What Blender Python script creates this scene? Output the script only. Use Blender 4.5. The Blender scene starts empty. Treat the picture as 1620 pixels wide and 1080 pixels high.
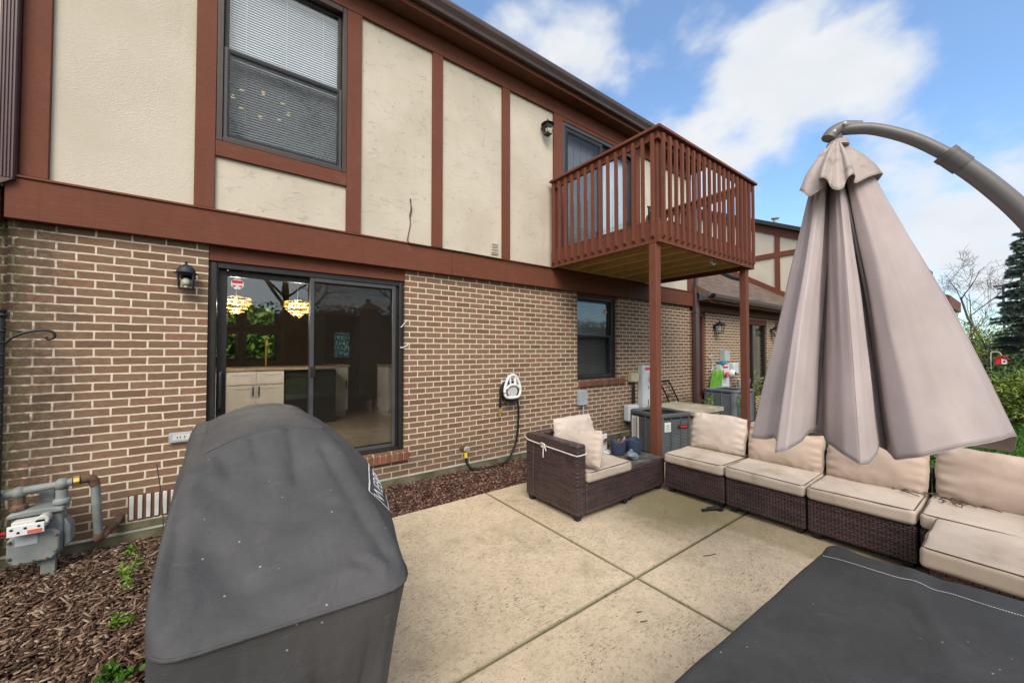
import bpy, bmesh, math, random
import numpy as np
from math import radians as R, sin, cos, pi
from mathutils import Vector, Matrix, noise as mnoise

S = bpy.context.scene
random.seed(4); RNG = np.random.default_rng(4)

# ------------------------------------------------------------------ camera
cd = bpy.data.cameras.new('camera'); cam = bpy.data.objects.new('camera', cd)
S.collection.objects.link(cam); S.camera = cam
cd.sensor_width = 36.0; cd.lens = 602.0/1620*36; cd.clip_start = 0.02; cd.clip_end = 2000
cam.location = (0, 0, 1.58)
cam.rotation_euler = (pi/2 + math.atan(13/602), 0, -math.atan(445/602))

# ------------------------------------------------------------------ sky, sun, exposure
SUN_EL, SUN_AZ = R(42), R(214)           # azimuth clockwise from +Y: behind the camera, to its left
W = bpy.data.worlds.new('World'); S.world = W; W.use_nodes = True
wt = W.node_tree; wt.nodes.clear()
def wn(t, **k):
    n = wt.nodes.new(t)
    for a, b in k.items(): setattr(n, a, b)
    return n
wo = wn('ShaderNodeOutputWorld'); bg = wn('ShaderNodeBackground'); bg.inputs['Strength'].default_value = 0.15
sky = wn('ShaderNodeTexSky', sky_type='NISHITA', sun_disc=False, sun_elevation=SUN_EL, sun_rotation=SUN_AZ,
         air_density=1.0, dust_density=0.6, ozone_density=2.0)
tc = wn('ShaderNodeTexCoord')
def wmath(op, a, b=None, clamp=False):
    n = wn('ShaderNodeMath', operation=op, use_clamp=clamp)
    for i, v in enumerate((a, b)):
        if v is None: continue
        if isinstance(v, (int, float)): n.inputs[i].default_value = v
        else: wt.links.new(v, n.inputs[i])
    return n.outputs[0]
# clouds: directions in the sky, each with an angular size and a weight
CLOUDS = [((.821,.270,.503),.13,1.0), ((.844,.335,.418),.12,.9), ((.841,.209,.499),.11,.9), ((.767,.36,.532),.07,.35),
          ((.599,.523,.607),.11,.72), ((.667,.395,.632),.16,.6), ((.451,.59,.67),.1,.35), ((.846,.12,.52),.06,.35),
          ((.973,.041,.228),.12,.95), ((.957,.11,.267),.1,.8), ((.992,.038,.117),.16,.85), ((.86,.36,.36),.09,.7),
          ((.9,.3,.25),.18,.55), ((.2,-.7,.6),.5,.6), ((-.7,-.3,.5),.5,.6), ((-.4,-.85,.3),.4,.7), ((.5,-.8,.4),.35,.5), ((-.1,.4,.9),.4,.6), ((0,-.3,.95),.35,.6)]
acc = None
for d, s, w in CLOUDS:
    vm = wn('ShaderNodeVectorMath', operation='DISTANCE'); wt.links.new(tc.outputs['Generated'], vm.inputs[0])
    v = Vector(d).normalized(); vm.inputs[1].default_value = v
    mr = wn('ShaderNodeMapRange', interpolation_type='SMOOTHSTEP'); wt.links.new(vm.outputs['Value'], mr.inputs[0])
    mr.inputs['From Min'].default_value = 0; mr.inputs['From Max'].default_value = s*1.7
    mr.inputs['To Min'].default_value = w; mr.inputs['To Max'].default_value = 0
    acc = mr.outputs[0] if acc is None else wmath('MAXIMUM', acc, mr.outputs[0])
mp = wn('ShaderNodeMapping'); wt.links.new(tc.outputs['Generated'], mp.inputs['Vector']); mp.inputs['Scale'].default_value = (1, 1, 1.7)
nz = wn('ShaderNodeTexNoise'); nz.inputs['Scale'].default_value = 4.2; nz.inputs['Detail'].default_value = 8; nz.inputs['Roughness'].default_value = .52
nz.inputs['Distortion'].default_value = .1
wt.links.new(mp.outputs[0], nz.inputs['Vector'])
nc = wmath('SUBTRACT', nz.outputs[0], .5); nc = wmath('MULTIPLY', nc, 3.0)
cl = wmath('ADD', acc, nc); 
mr = wn('ShaderNodeMapRange', interpolation_type='SMOOTHSTEP'); wt.links.new(cl, mr.inputs[0])
mr.inputs['From Min'].default_value = .30; mr.inputs['From Max'].default_value = .98
mr.inputs['To Min'].default_value = 0.10; mr.inputs['To Max'].default_value = .97
nz2 = wn('ShaderNodeTexNoise'); nz2.inputs['Scale'].default_value = 9; nz2.inputs['Detail'].default_value = 5; wt.links.new(mp.outputs[0], nz2.inputs['Vector'])
cr = wn('ShaderNodeMix', data_type='RGBA'); wt.links.new(nz2.outputs[0], cr.inputs['Factor'])
cr.inputs['A'].default_value = (2.95, 3.15, 3.4, 1); cr.inputs['B'].default_value = (3.9, 3.95, 4.0, 1)
skm = wn('ShaderNodeMix', data_type='RGBA', blend_type='MULTIPLY'); skm.inputs['Factor'].default_value = 1
wt.links.new(sky.outputs[0], skm.inputs['A']); skm.inputs['B'].default_value = (.78, 1.0, 1.13, 1)
cm = wn('ShaderNodeMix', data_type='RGBA'); wt.links.new(mr.outputs[0], cm.inputs['Factor'])
wt.links.new(skm.outputs['Result'], cm.inputs['A']); wt.links.new(cr.outputs['Result'], cm.inputs['B'])
# thin bright overcast around the (veiled) sun, behind the camera
vd = wn('ShaderNodeVectorMath', operation='DOT_PRODUCT'); wt.links.new(tc.outputs['Generated'], vd.inputs[0])
vd.inputs[1].default_value = (sin(SUN_AZ)*cos(SUN_EL), cos(SUN_AZ)*cos(SUN_EL), sin(SUN_EL))
mg = wn('ShaderNodeMapRange', interpolation_type='SMOOTHSTEP'); wt.links.new(vd.outputs['Value'], mg.inputs[0])
mg.inputs['From Min'].default_value = .25; mg.inputs['From Max'].default_value = 1.0; mg.inputs['To Min'].default_value = 0; mg.inputs['To Max'].default_value = .9
cg = wn('ShaderNodeMix', data_type='RGBA'); wt.links.new(mg.outputs[0], cg.inputs['Factor']); wt.links.new(cm.outputs['Result'], cg.inputs['A']); cg.inputs['B'].default_value = (8.6, 8.2, 7.5, 1)
wt.links.new(cg.outputs['Result'], bg.inputs['Color']); wt.links.new(bg.outputs[0], wo.inputs['Surface'])
sl = bpy.data.lights.new('sun', 'SUN'); sl.energy = 1.8; sl.angle = R(32); sl.color = (1, .93, .84)
so = bpy.data.objects.new('sun', sl); S.collection.objects.link(so)
sd = Vector((sin(SUN_AZ)*cos(SUN_EL), cos(SUN_AZ)*cos(SUN_EL), sin(SUN_EL)))
so.rotation_euler = sd.to_track_quat('Z', 'Y').to_euler(); so.location = sd*50
vs = S.view_settings; vs.view_transform = 'Standard'; vs.look = 'None'; vs.gamma = 1; vs.exposure = 0.72
S.cycles.max_bounces = 8; S.cycles.transparent_max_bounces = 16; S.cycles.diffuse_bounces = 4; S.cycles.caustics_reflective = False

# ------------------------------------------------------------------ mesh builder
class MB:
    def __init__(s): s.v = []; s.f = []
    def add(s, vs, fs):
        o = len(s.v); s.v.extend([tuple(p) for p in vs]); s.f.extend([tuple(i+o for i in f) for f in fs]); return s
    def box(s, x0, x1, y0, y1, z0, z1):
        return s.add([(x0,y0,z0),(x1,y0,z0),(x1,y1,z0),(x0,y1,z0),(x0,y0,z1),(x1,y0,z1),(x1,y1,z1),(x0,y1,z1)],
                     [(0,3,2,1),(4,5,6,7),(0,1,5,4),(1,2,6,5),(2,3,7,6),(3,0,4,7)])
    def obox(s, c, sx, sy, sz, rot=None):
        m = MB().box(-sx/2, sx/2, -sy/2, sy/2, -sz/2, sz/2); M = (rot or Matrix.Identity(3))
        return s.add([M @ Vector(p) + Vector(c) for p in m.v], m.f)
    def bar(s, a, b, w, h=None):
        a = Vector(a); b = Vector(b); d = (b-a); q = d.to_track_quat('Z', 'Y').to_matrix()
        return s.obox((a+b)/2, w, h or w, d.length, q)
    def tube(s, pts, r, n=8, cap=True):
        pts = [Vector(p) for p in pts]; k = len(pts); rs = r if isinstance(r, (list, tuple)) else [r]*k
        up = None; V = []; Fc = []
        for i, p in enumerate(pts):
            t = (pts[min(i+1,k-1)] - pts[max(i-1,0)]).normalized()
            if up is None:
                up = Vector((0,0,1)) if abs(t.z) < .9 else Vector((1,0,0))
            a = (up - t*up.dot(t))
            a = a.normalized() if a.length > 1e-6 else t.orthogonal().normalized()
            b = t.cross(a); up = a
            for j in range(n):
                q = 2*pi*j/n; V.append(p + (a*cos(q) + b*sin(q))*rs[i])
        for i in range(k-1):
            for j in range(n):
                Fc.append((i*n+j, i*n+(j+1)%n, (i+1)*n+(j+1)%n, (i+1)*n+j))
        if cap: Fc.append(tuple(range(n-1,-1,-1))); Fc.append(tuple((k-1)*n+j for j in range(n)))
        return s.add(V, Fc)
    def lathe(s, prof, c=(0,0,0), n=24, M=None):
        V = []; Fc = []; k = len(prof); c = Vector(c)
        for r, z in prof:
            for j in range(n):
                p = Vector((r*cos(2*pi*j/n), r*sin(2*pi*j/n), z))
                V.append((M @ p if M else p) + c)
        for i in range(k-1):
            for j in range(n): Fc.append((i*n+j, i*n+(j+1)%n, (i+1)*n+(j+1)%n, (i+1)*n+j))
        if prof[0][0] > 1e-4: Fc.append(tuple(range(n-1,-1,-1)))
        if prof[-1][0] > 1e-4: Fc.append(tuple((k-1)*n+j for j in range(n)))
        return s.add(V, Fc)
    def prism(s, poly, ax, d0, d1):
        # poly in the two axes other than ax; ax 'x': (y,z) 'y': (x,z) 'z': (x,y)
        def mk(p, d): return {'x': (d,p[0],p[1]), 'y': (p[0],d,p[1]), 'z': (p[0],p[1],d)}[ax]
        n = len(poly)
        V = [mk(p,d0) for p in poly] + [mk(p,d1) for p in poly]
        F = [tuple(range(n)), tuple(range(2*n-1,n-1,-1))] + [(i,i+n,(i+1)%n+n,(i+1)%n) for i in range(n)]
        return s.add(V, F)
    def grid(s, P, cu=False, cv=False):
        a = len(P); b = len(P[0]); V = [p for row in P for p in row]; F = []
        for i in range(a if cu else a-1):
            for j in range(b if cv else b-1):
                F.append((i*b+j, i*b+(j+1)%b, ((i+1)%a)*b+(j+1)%b, ((i+1)%a)*b+j))
        return s.add(V, F)
    def sphere(s, c, r, n=12, sc=(1,1,1)):
        k = n//2
        P = [[(c[0]+r*sc[0]*sin(pi*i/k)*cos(2*pi*j/n), c[1]+r*sc[1]*sin(pi*i/k)*sin(2*pi*j/n), c[2]+r*sc[2]*cos(pi*i/k)) for j in range(n)] for i in range(k+1)]
        return s.grid(P, cv=True)
    def xf(s, M):
        s.v = [tuple(M @ Vector(p)) for p in s.v]; return s
    def wall(s, xs, zs, holes, y0, y1):
        # front/back sheets of a wall in the XZ plane with rectangular openings and their jambs
        xs = sorted(set(xs + [h[i] for h in holes for i in (0,1)])); zs = sorted(set(zs + [h[i] for h in holes for i in (2,3)]))
        def inh(x, z): return any(h[0] < x < h[1] and h[2] < z < h[3] for h in holes)
        nx = len(xs)-1; nzz = len(zs)-1
        solid = lambda i, j: 0 <= i < nx and 0 <= j < nzz and not inh((xs[i]+xs[i+1])/2, (zs[j]+zs[j+1])/2)
        for i in range(nx):
            for j in range(nzz):
                if not solid(i, j): continue
                a, b, c, d = xs[i], xs[i+1], zs[j], zs[j+1]
                s.add([(a,y0,c),(b,y0,c),(b,y0,d),(a,y0,d)], [(0,1,2,3)])
                s.add([(a,y1,c),(b,y1,c),(b,y1,d),(a,y1,d)], [(3,2,1,0)])
                if not solid(i-1, j): s.add([(a,y0,c),(a,y0,d),(a,y1,d),(a,y1,c)], [(0,1,2,3)])
                if not solid(i+1, j): s.add([(b,y0,c),(b,y0,d),(b,y1,d),(b,y1,c)], [(3,2,1,0)])
                if not solid(i, j-1): s.add([(a,y0,c),(b,y0,c),(b,y1,c),(a,y1,c)], [(3,2,1,0)])
                if not solid(i, j+1): s.add([(a,y0,d),(b,y0,d),(b,y1,d),(a,y1,d)], [(0,1,2,3)])
        return s

def rootloc(o):
    v = Vector((0,0,0))
    while o is not None: v += o.location; o = o.parent
    return v
def part(name, mb, mat, parent=None, bevel=0, smooth=False, sharp=35, label=None, seg=2, kind=None):
    off = rootloc(parent)
    me = bpy.data.meshes.new(name)
    me.from_pydata([(p[0]-off.x, p[1]-off.y, p[2]-off.z) for p in mb.v], [], mb.f)
    me.validate(); me.update()
    if smooth or bevel:
        me.shade_smooth(); me.set_sharp_from_angle(angle=R(sharp))
    me.materials.append(mat)
    o = bpy.data.objects.new(name, me); S.collection.objects.link(o)
    if parent is not None: o.parent = parent
    if bevel:
        m = o.modifiers.new('bevel', 'BEVEL'); m.width = bevel; m.segments = seg; m.limit_method = 'ANGLE'; m.angle_limit = R(40)
    if label: o['label'] = label
    if kind: o['kind'] = kind
    return o
def center(o, loc):
    # put a single-mesh thing's origin at its base
    d = Vector(loc) - o.location
    o.data.transform(Matrix.Translation(-d)); o.location = loc; return o
def tag(o, label, cat, group=None, kind=None):
    o['label'] = label; o['category'] = cat
    if group: o['group'] = group
    if kind: o['kind'] = kind
    return o
def thing(name, label, cat, loc=(0,0,0), group=None):
    o = bpy.data.objects.new(name, None); S.collection.objects.link(o); o.location = loc; o.empty_display_size = .1
    return tag(o, label, cat, group)
def solo(name, mb, mat, label, cat, loc, group=None, **k):
    o = part(name, mb, mat, None, **k); center(o, loc); return tag(o, label, cat, group)
def struct(name, mb, mat, **k):
    o = part(name, mb, mat, None, **k); o['kind'] = 'structure'; return o
def copy_tree(o, parent=None):
    c = o.copy(); S.collection.objects.link(c)
    if parent is not None: c.parent = parent
    for ch in list(o.children): copy_tree(ch, c)
    return c
def catmull(P, n, closed=False):
    P = [np.array(p, float) for p in P]; k = len(P); out = []
    segs = k if closed else k-1
    for i in range(segs):
        p0 = P[(i-1)%k] if closed or i > 0 else P[0]; p1 = P[i]; p2 = P[(i+1)%k]; p3 = P[(i+2)%k] if closed or i+2 < k else P[-1]
        for j in range(n):
            t = j/n
            out.append(.5*((2*p1)+(-p0+p2)*t+(2*p0-5*p1+4*p2-p3)*t*t+(-p0+3*p1-3*p2+p3)*t**3))
    if not closed: out.append(P[-1])
    return [tuple(p) for p in out]
def rounded_box(w, d, h, r, n=10, puff=0.0):
    # rounded box centred in x,y with base at z=0
    m = MB(); hw, hd, hh = w/2, d/2, h/2
    def q(p):
        c = Vector((max(-hw+r, min(hw-r, p.x)), max(-hd+r, min(hd-r, p.y)), max(-hh+r, min(hh-r, p.z))))
        e = p - c
        o = c + (e.normalized()*r if e.length > 1e-9 else e)
        if puff: o.z += (1 if o.z > 0 else .3*-1)*puff*(1-(p.x/hw)**2)*(1-(p.y/hd)**2)*(abs(o.z)/hh)
        return (o.x, o.y, o.z+hh)
    def ts(L):
        c = [-L + 2*L*i/n for i in range(n+1)]; e = [r*k/4 for k in range(1,4)]
        return sorted(set([round(x,6) for x in c + [-L+x for x in e] + [L-x for x in e]]))
    X, Y, Z = ts(hw), ts(hd), ts(hh)
    for sgn in (1,-1):
        g = [[q(Vector((x,y,sgn*hh))) for y in Y] for x in X]; m.grid(g if sgn < 0 else g[::-1])
        g = [[q(Vector((sgn*hw,y,z))) for z in Z] for y in Y]; m.grid(g if sgn < 0 else g[::-1])
        g = [[q(Vector((x,sgn*hd,z))) for z in Z] for x in X]; m.grid(g[::-1] if sgn < 0 else g)
    return m
def fuse(mb, dist=1e-4):
    bm = bmesh.new(); me = bpy.data.meshes.new('tmp'); me.from_pydata(mb.v, [], mb.f); bm.from_mesh(me)
    bmesh.ops.remove_doubles(bm, verts=bm.verts, dist=dist); bmesh.ops.recalc_face_normals(bm, faces=bm.faces)
    o = MB(); bm.verts.ensure_lookup_table(); bm.verts.index_update()
    o.v = [tuple(v.co) for v in bm.verts]; o.f = [tuple(v.index for v in f.verts) for f in bm.faces]
    bm.free(); bpy.data.meshes.remove(me); return o
def fbm(p, sc, seed=0):
    return mnoise.fractal(Vector((p[0]*sc+seed*7.1, p[1]*sc-seed*3.3, p[2]*sc+seed)), 1.0, 2.0, 3)

# ------------------------------------------------------------------ materials
class NT:
    def __init__(s, name):
        s.m = bpy.data.materials.new(name); s.m.use_nodes = True; s.t = s.m.node_tree
        s.b = s.t.nodes['Principled BSDF']; s.out = s.t.nodes['Material Output']
    def n(s, t, ins=None, **k):
        n = s.t.nodes.new(t)
        for a, b in k.items(): setattr(n, a, b)
        for a, b in (ins or {}).items(): s.set(n.inputs[a], b)
        return n
    def set(s, sock, v):
        if hasattr(v, 'links') or hasattr(v, 'is_linked') and not isinstance(v, (int,float,tuple)): s.t.links.new(v, sock)
        else: sock.default_value = v
    def mix(s, f, a, b, bt='MIX'):
        n = s.n('ShaderNodeMix', data_type='RGBA', blend_type=bt)
        for k, v in (('Factor',f),('A',a),('B',b)):
            if isinstance(v, tuple) and len(v) == 3: v = v+(1,)
            s.set(n.inputs[k], v)
        return n.outputs['Result']
    def math(s, op, a, b=0.0, clamp=False):
        n = s.n('ShaderNodeMath', operation=op, use_clamp=clamp); s.set(n.inputs[0], a); s.set(n.inputs[1], b); return n.outputs[0]
    def ramp(s, v, a, b, lo=0.0, hi=1.0):
        n = s.n('ShaderNodeMapRange', {'Value': v, 'From Min': a, 'From Max': b, 'To Min': lo, 'To Max': hi}, interpolation_type='SMOOTHSTEP'); return n.outputs[0]
    def noise(s, vec, sc, det=4, rough=.55, dist=0):
        n = s.n('ShaderNodeTexNoise', {'Scale': sc, 'Detail': det, 'Roughness': rough, 'Distortion': dist}); s.t.links.new(vec, n.inputs['Vector']); return n.outputs[0]
    def obj(s, scale=(1,1,1), world=False, rot=(0,0,0)):
        v = s.n('ShaderNodeNewGeometry').outputs['Position'] if world else s.n('ShaderNodeTexCoord').outputs['Object']
        mpn = s.n('ShaderNodeMapping'); s.t.links.new(v, mpn.inputs['Vector']); mpn.inputs['Scale'].default_value = scale; mpn.inputs['Rotation'].default_value = rot
        return mpn.outputs[0]
    def sep(s, v):
        n = s.n('ShaderNodeSeparateXYZ'); s.t.links.new(v, n.inputs[0]); return n.outputs
    def comb(s, x, y, z=0.0):
        n = s.n('ShaderNodeCombineXYZ'); s.set(n.inputs[0], x); s.set(n.inputs[1], y); s.set(n.inputs[2], z); return n.outputs[0]
    def bump(s, h, strength=.5, dist=.01, normal=None):
        n = s.n('ShaderNodeBump', {'Strength': strength, 'Distance': dist, 'Height': h})
        if normal is not None: s.t.links.new(normal, n.inputs['Normal'])
        s.t.links.new(n.outputs[0], s.b.inputs['Normal']); return n.outputs[0]
    def fin(s, col=None, rough=.7, spec=.4, metal=0):
        if col is not None: s.set(s.b.inputs['Base Color'], col+(1,) if isinstance(col, tuple) and len(col) == 3 else col)
        s.set(s.b.inputs['Roughness'], rough); s.b.inputs['Specular IOR Level'].default_value = spec; s.b.inputs['Metallic'].default_value = metal
        return s.m
def simple(name, col, rough=.6, var=.15, vs=6, bump=.1, bs=80, spec=.4, metal=0, stretch=(1,1,1), dirt=None, dirt_amt=.3, dist=.003):
    t = NT(name); v = t.obj(stretch); n1 = t.noise(v, vs, 5)
    f = t.ramp(n1, .3, .7)
    lo = tuple(c*(1-var) for c in col); hi = tuple(min(1, c*(1+var)) for c in col)
    c = t.mix(f, lo, hi)
    if dirt:
        d = t.ramp(t.noise(t.obj(), vs*.6, 6, .65), .5, .75, 0, dirt_amt); c = t.mix(d, c, dirt)
    if bump: t.bump(t.noise(v, bs, 3), bump, dist)
    return t.fin(c, rough, spec, metal)

def mat_brick(name, weather=True):
    t = NT(name); p = t.obj(world=True); x, y, z = t.sep(p)
    u = t.math('ADD', x, y); v2 = t.math('ADD', z, -.07)
    wob = t.noise(p, 11, 3, .6); 
    uv = t.comb(t.math('ADD', u, t.math('MULTIPLY', wob, .012)), t.math('ADD', v2, t.math('MULTIPLY', wob, .009)))
    bt = t.n('ShaderNodeTexBrick', {'Scale': 1.0, 'Mortar Size': .0066, 'Mortar Smooth': .12, 'Bias': 0.0, 'Brick Width': .212, 'Row Height': .0693,
             'Color1': (0,0,0,1), 'Color2': (1,1,1,1), 'Mortar': (.5,.5,.5,1)}, offset=.5, offset_frequency=2)
    t.t.links.new(uv, bt.inputs['Vector'])
    rr = t.n('ShaderNodeValToRGB'); t.t.links.new(bt.outputs['Color'], rr.inputs[0]); e = rr.color_ramp.elements
    e[0].position = 0; e[0].color = (.158,.099,.064,1); e[1].position = 1; e[1].color = (.280,.145,.088,1)
    for pos, c in ((.25,(.214,.131,.081,1)),(.5,(.234,.149,.094,1)),(.75,(.254,.164,.105,1))):
        q = e.new(pos); q.color = c
    fine = t.noise(t.obj((10,10,40), world=True), 2.4, 6, .72); big = t.noise(p, 1.3, 4)
    col = t.mix(t.ramp(fine, .3, .75, 0, .8), rr.outputs[0], (.135,.076,.047))
    col = t.mix(t.ramp(t.noise(p, 160, 2), .62, .75, 0, .35), col, (.30,.22,.17))
    mort = t.mix(t.ramp(t.noise(p, 30, 4), .35, .7), (.62,.515,.40), (.75,.635,.50))
    c = t.mix(bt.outputs['Fac'], col, mort)
    c = t.mix(t.ramp(big, .45, .75, 0, .2), c, t.mix(.5, c, (.14,.10,.07)))
    if weather:
        n2 = t.noise(p, 5, 5, .65); n3 = t.noise(p, 26, 4, .7)
        corner = t.math('MULTIPLY', t.ramp(t.math('ADD', x, t.math('MULTIPLY', n2, .6)), -.98, -.55, 1, 0), .78)
        c = t.mix(t.math('MULTIPLY', corner, t.ramp(n3, .25, .6)), c, (.050,.040,.028))
        moss = t.math('MULTIPLY', t.ramp(x, -1.32, -1.2, 1, 0), t.ramp(n3, .5, .6))
        c = t.mix(t.math('MULTIPLY', moss, .7), c, (.20,.18,.06))
        low = t.math('MULTIPLY', t.ramp(t.math('ADD', z, t.math('MULTIPLY', n2, .5)), .25, .75, 1, 0), .68)
        c = t.mix(low, c, t.mix(.62, c, (.095,.078,.048)))
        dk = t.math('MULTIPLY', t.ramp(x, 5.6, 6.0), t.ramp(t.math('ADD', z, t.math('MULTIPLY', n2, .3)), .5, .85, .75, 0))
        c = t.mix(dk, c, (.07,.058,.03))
    h = t.math('SUBTRACT', t.math('MULTIPLY', fine, .25), t.math('MULTIPLY', bt.outputs['Fac'], 1.0))
    t.bump(h, .55, .005)
    return t.fin(c, .88, .25)

def mat_stucco(name, trowel=True):
    t = NT(name); p = t.obj(world=True)
    big = t.noise(p, 1.5, 4); 
    c = t.mix(t.ramp(big, .3, .7), (.50,.44,.355), (.575,.515,.425))
    if trowel:
        q = t.obj((1,1,2.1), world=True)
        w = t.noise(q, 4.2, 3, .5, 1.4); ridge = t.math('ABSOLUTE', t.math('SUBTRACT', w, .5)); ridge = t.ramp(ridge, 0, .018, 1, 0)
        gate = t.ramp(t.noise(p, 6.5, 2), .50, .60); r2 = t.math('MULTIPLY', ridge, gate)
        h = t.math('ADD', t.math('MULTIPLY', r2, .55), t.math('ADD', t.math('MULTIPLY', w, .5), t.math('MULTIPLY', t.noise(p, 120, 3), .10)))
        t.bump(h, .55, .012); c = t.mix(t.math('MULTIPLY', r2, .22), c, (.30,.26,.20))
    else:
        h = t.math('ADD', t.ramp(t.noise(t.obj((1,1,1.6), world=True), 55, 3, .6, .6), .4, .68), t.math('MULTIPLY', t.noise(p, 7, 2), .5)); gate = t.ramp(t.noise(p, 3, 3), .35, .6, .15, 1)
        t.bump(t.math('MULTIPLY', h, gate), .35, .006)
    sp = t.ramp(t.noise(p, 70, 2, .5), .735, .76, 0, .5); c = t.mix(sp, c, (.25,.2,.14))
    st = t.math('MULTIPLY', t.ramp(t.noise(t.obj((9,9,.8), world=True), 1.2, 4, .6), .55, .8), .22); c = t.mix(st, c, (.42,.35,.25))
    return t.fin(c, .9, .2)

def mat_timber(name, col=(.148,.052,.032), stretch=(14,14,90), rough=.72):
    t = NT(name); v = t.obj(stretch, world=True); p = t.obj(world=True)
    n1 = t.noise(v, 2.2, 4, .6); big = t.noise(p, 1.6, 4)
    c = t.mix(t.ramp(n1, .3, .7), tuple(k*.86 for k in col), tuple(k*1.1 for k in col))
    c = t.mix(t.ramp(big, .35, .75, 0, .5), c, tuple(k*1.22 for k in col))
    c = t.mix(t.ramp(t.noise(p, 55, 3, .6), .70, .76, 0, .5), c, (.30,.2,.15))
    c = t.mix(t.ramp(t.noise(t.obj((11,11,.7), world=True), 1.5, 5, .65), .5, .78, 0, .35), c, tuple(k*.62 for k in col))
    c = t.mix(t.ramp(t.noise(p, 6, 6, .7), .58, .72, 0, .22), c, (.24,.13,.095))
    t.bump(t.math('ADD', n1, t.math('MULTIPLY', t.noise(p, 25, 3), .4)), .3, .005)
    return t.fin(c, rough, .18)

def mat_glass(name, tint=(.9,.93,.92), ior=1.52, dark=0.0, boost=1.0):
    t = NT(name); t.t.nodes.remove(t.b)
    tr = t.n('ShaderNodeBsdfTransparent', {'Color': tint+(1,)}); gl = t.n('ShaderNodeBsdfGlossy', {'Roughness': .008, 'Color': (1,1,1,1)})
    v = t.obj((1,1,1), world=True); bp = t.n('ShaderNodeBump', {'Strength': .05, 'Distance': .02, 'Height': t.noise(v, 1.6, 2)}); t.t.links.new(bp.outputs[0], gl.inputs['Normal'])
    g = t.n('ShaderNodeNewGeometry'); dp = t.n('ShaderNodeVectorMath', operation='DOT_PRODUCT'); t.t.links.new(g.outputs['Incoming'], dp.inputs[0]); t.t.links.new(g.outputs['Normal'], dp.inputs[1])
    f = t.math('ADD', .043*boost, t.math('MULTIPLY', .957, t.math('POWER', t.math('SUBTRACT', 1.0, t.math('ABSOLUTE', dp.outputs['Value'])), 5.0)), True)
    mx = t.n('ShaderNodeMixShader'); t.t.links.new(f, mx.inputs[0]); t.t.links.new(tr.outputs[0], mx.inputs[1]); t.t.links.new(gl.outputs[0], mx.inputs[2])
    t.t.links.new(mx.outputs[0], t.out.inputs['Surface']); return t.m
def mat_screen(name, dens=.5, col=(.02,.02,.022)):
    t = NT(name); t.t.nodes.remove(t.b)
    tr = t.n('ShaderNodeBsdfTransparent'); df = t.n('ShaderNodeBsdfDiffuse', {'Color': col+(1,)})
    mx = t.n('ShaderNodeMixShader'); mx.inputs[0].default_value = dens
    t.t.links.new(tr.outputs[0], mx.inputs[1]); t.t.links.new(df.outputs[0], mx.inputs[2]); t.t.links.new(mx.outputs[0], t.out.inputs['Surface']); return t.m
def mat_emit(name, col, st):
    t = NT(name); t.b.inputs['Emission Color'].default_value = col+(1,); t.b.inputs['Emission Strength'].default_value = st
    return t.fin(tuple(c*.15 for c in col), .3)

def mat_concrete():
    t = NT('concrete'); p = t.obj(world=True); x, y, z = t.sep(p)
    big = t.noise(p, .9, 5, .6); mid = t.noise(p, 9, 5, .65); fine = t.noise(p, 220, 2, .6)
    c = t.mix(t.ramp(big, .3, .7), (.53,.425,.30), (.63,.515,.375))
    c = t.mix(t.ramp(mid, .35, .7, 0, .55), c, (.38,.305,.21))
    c = t.mix(t.ramp(fine, .35, .7, 0, .45), c, (.66,.555,.42)); c = t.mix(t.ramp(t.noise(p, 110, 2), .58, .68, 0, .6), c, (.20,.16,.105))
    vo = t.n('ShaderNodeTexVoronoi', {'Scale': 34.0}); t.t.links.new(p, vo.inputs['Vector'])
    spk = t.math('MULTIPLY', t.ramp(vo.outputs['Distance'], .12, .24, 1, 0), t.ramp(t.noise(p, 5.0, 4, .6), .46, .62)); c = t.mix(t.math('MULTIPLY', spk, .8), c, (.11,.09,.06))
    c = t.mix(t.math('MULTIPLY', t.ramp(t.noise(p, 30, 5, .75), .48, .70), .6), c, (.25,.20,.135))
    br = t.noise(t.obj((9,66,1), world=True, rot=(0,0,R(4))), 2.0, 4, .65); gate = t.ramp(t.noise(p, 2.3, 4, .6), .42, .64)
    pit = t.math('MULTIPLY', t.ramp(br, .57, .64), gate); c = t.mix(t.math('MULTIPLY', pit, .9), c, (.085,.07,.045))
    # green damp stain near the sofa corner
    dx = t.math('SUBTRACT', x, 3.55); dy = t.math('SUBTRACT', y, 2.15)
    rr = t.math('SQRT', t.math('ADD', t.math('MULTIPLY', dx, dx), t.math('MULTIPLY', dy, dy)))
    st = t.ramp(t.math('ADD', rr, t.math('MULTIPLY', t.math('SUBTRACT', mid, .5), .7)), .25, .8, .75, 0)
    c = t.mix(st, c, (.155,.135,.065))
    band = t.math('MULTIPLY', t.ramp(t.math('ADD', x, t.math('MULTIPLY', mid, .10)), 3.55, 3.66), .5); c = t.mix(band, c, (.22,.185,.10))
    st2 = t.math('MULTIPLY', t.ramp(t.noise(p, 1.7, 4, .6), .52, .72), .4); c = t.mix(st2, c, (.25,.205,.125))
    # dark green growth in and along the joints
    jn = t.math('ADD', t.math('MINIMUM', t.math('ABSOLUTE', t.math('SUBTRACT', x, 2.286)), t.math('ABSOLUTE', t.math('SUBTRACT', y, 1.64))), t.math('MULTIPLY', mid, .012))
    c = t.mix(t.ramp(jn, .008, .030, .75, 0), c, (.12,.115,.05))
    t.bump(t.math('SUBTRACT', t.math('ADD', t.math('MULTIPLY', fine, .5), t.math('MULTIPLY', t.noise(t.obj((6,60,1), world=True), 3, 3), .6)), pit), .45, .004)
    return t.fin(c, .92, .2)

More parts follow.
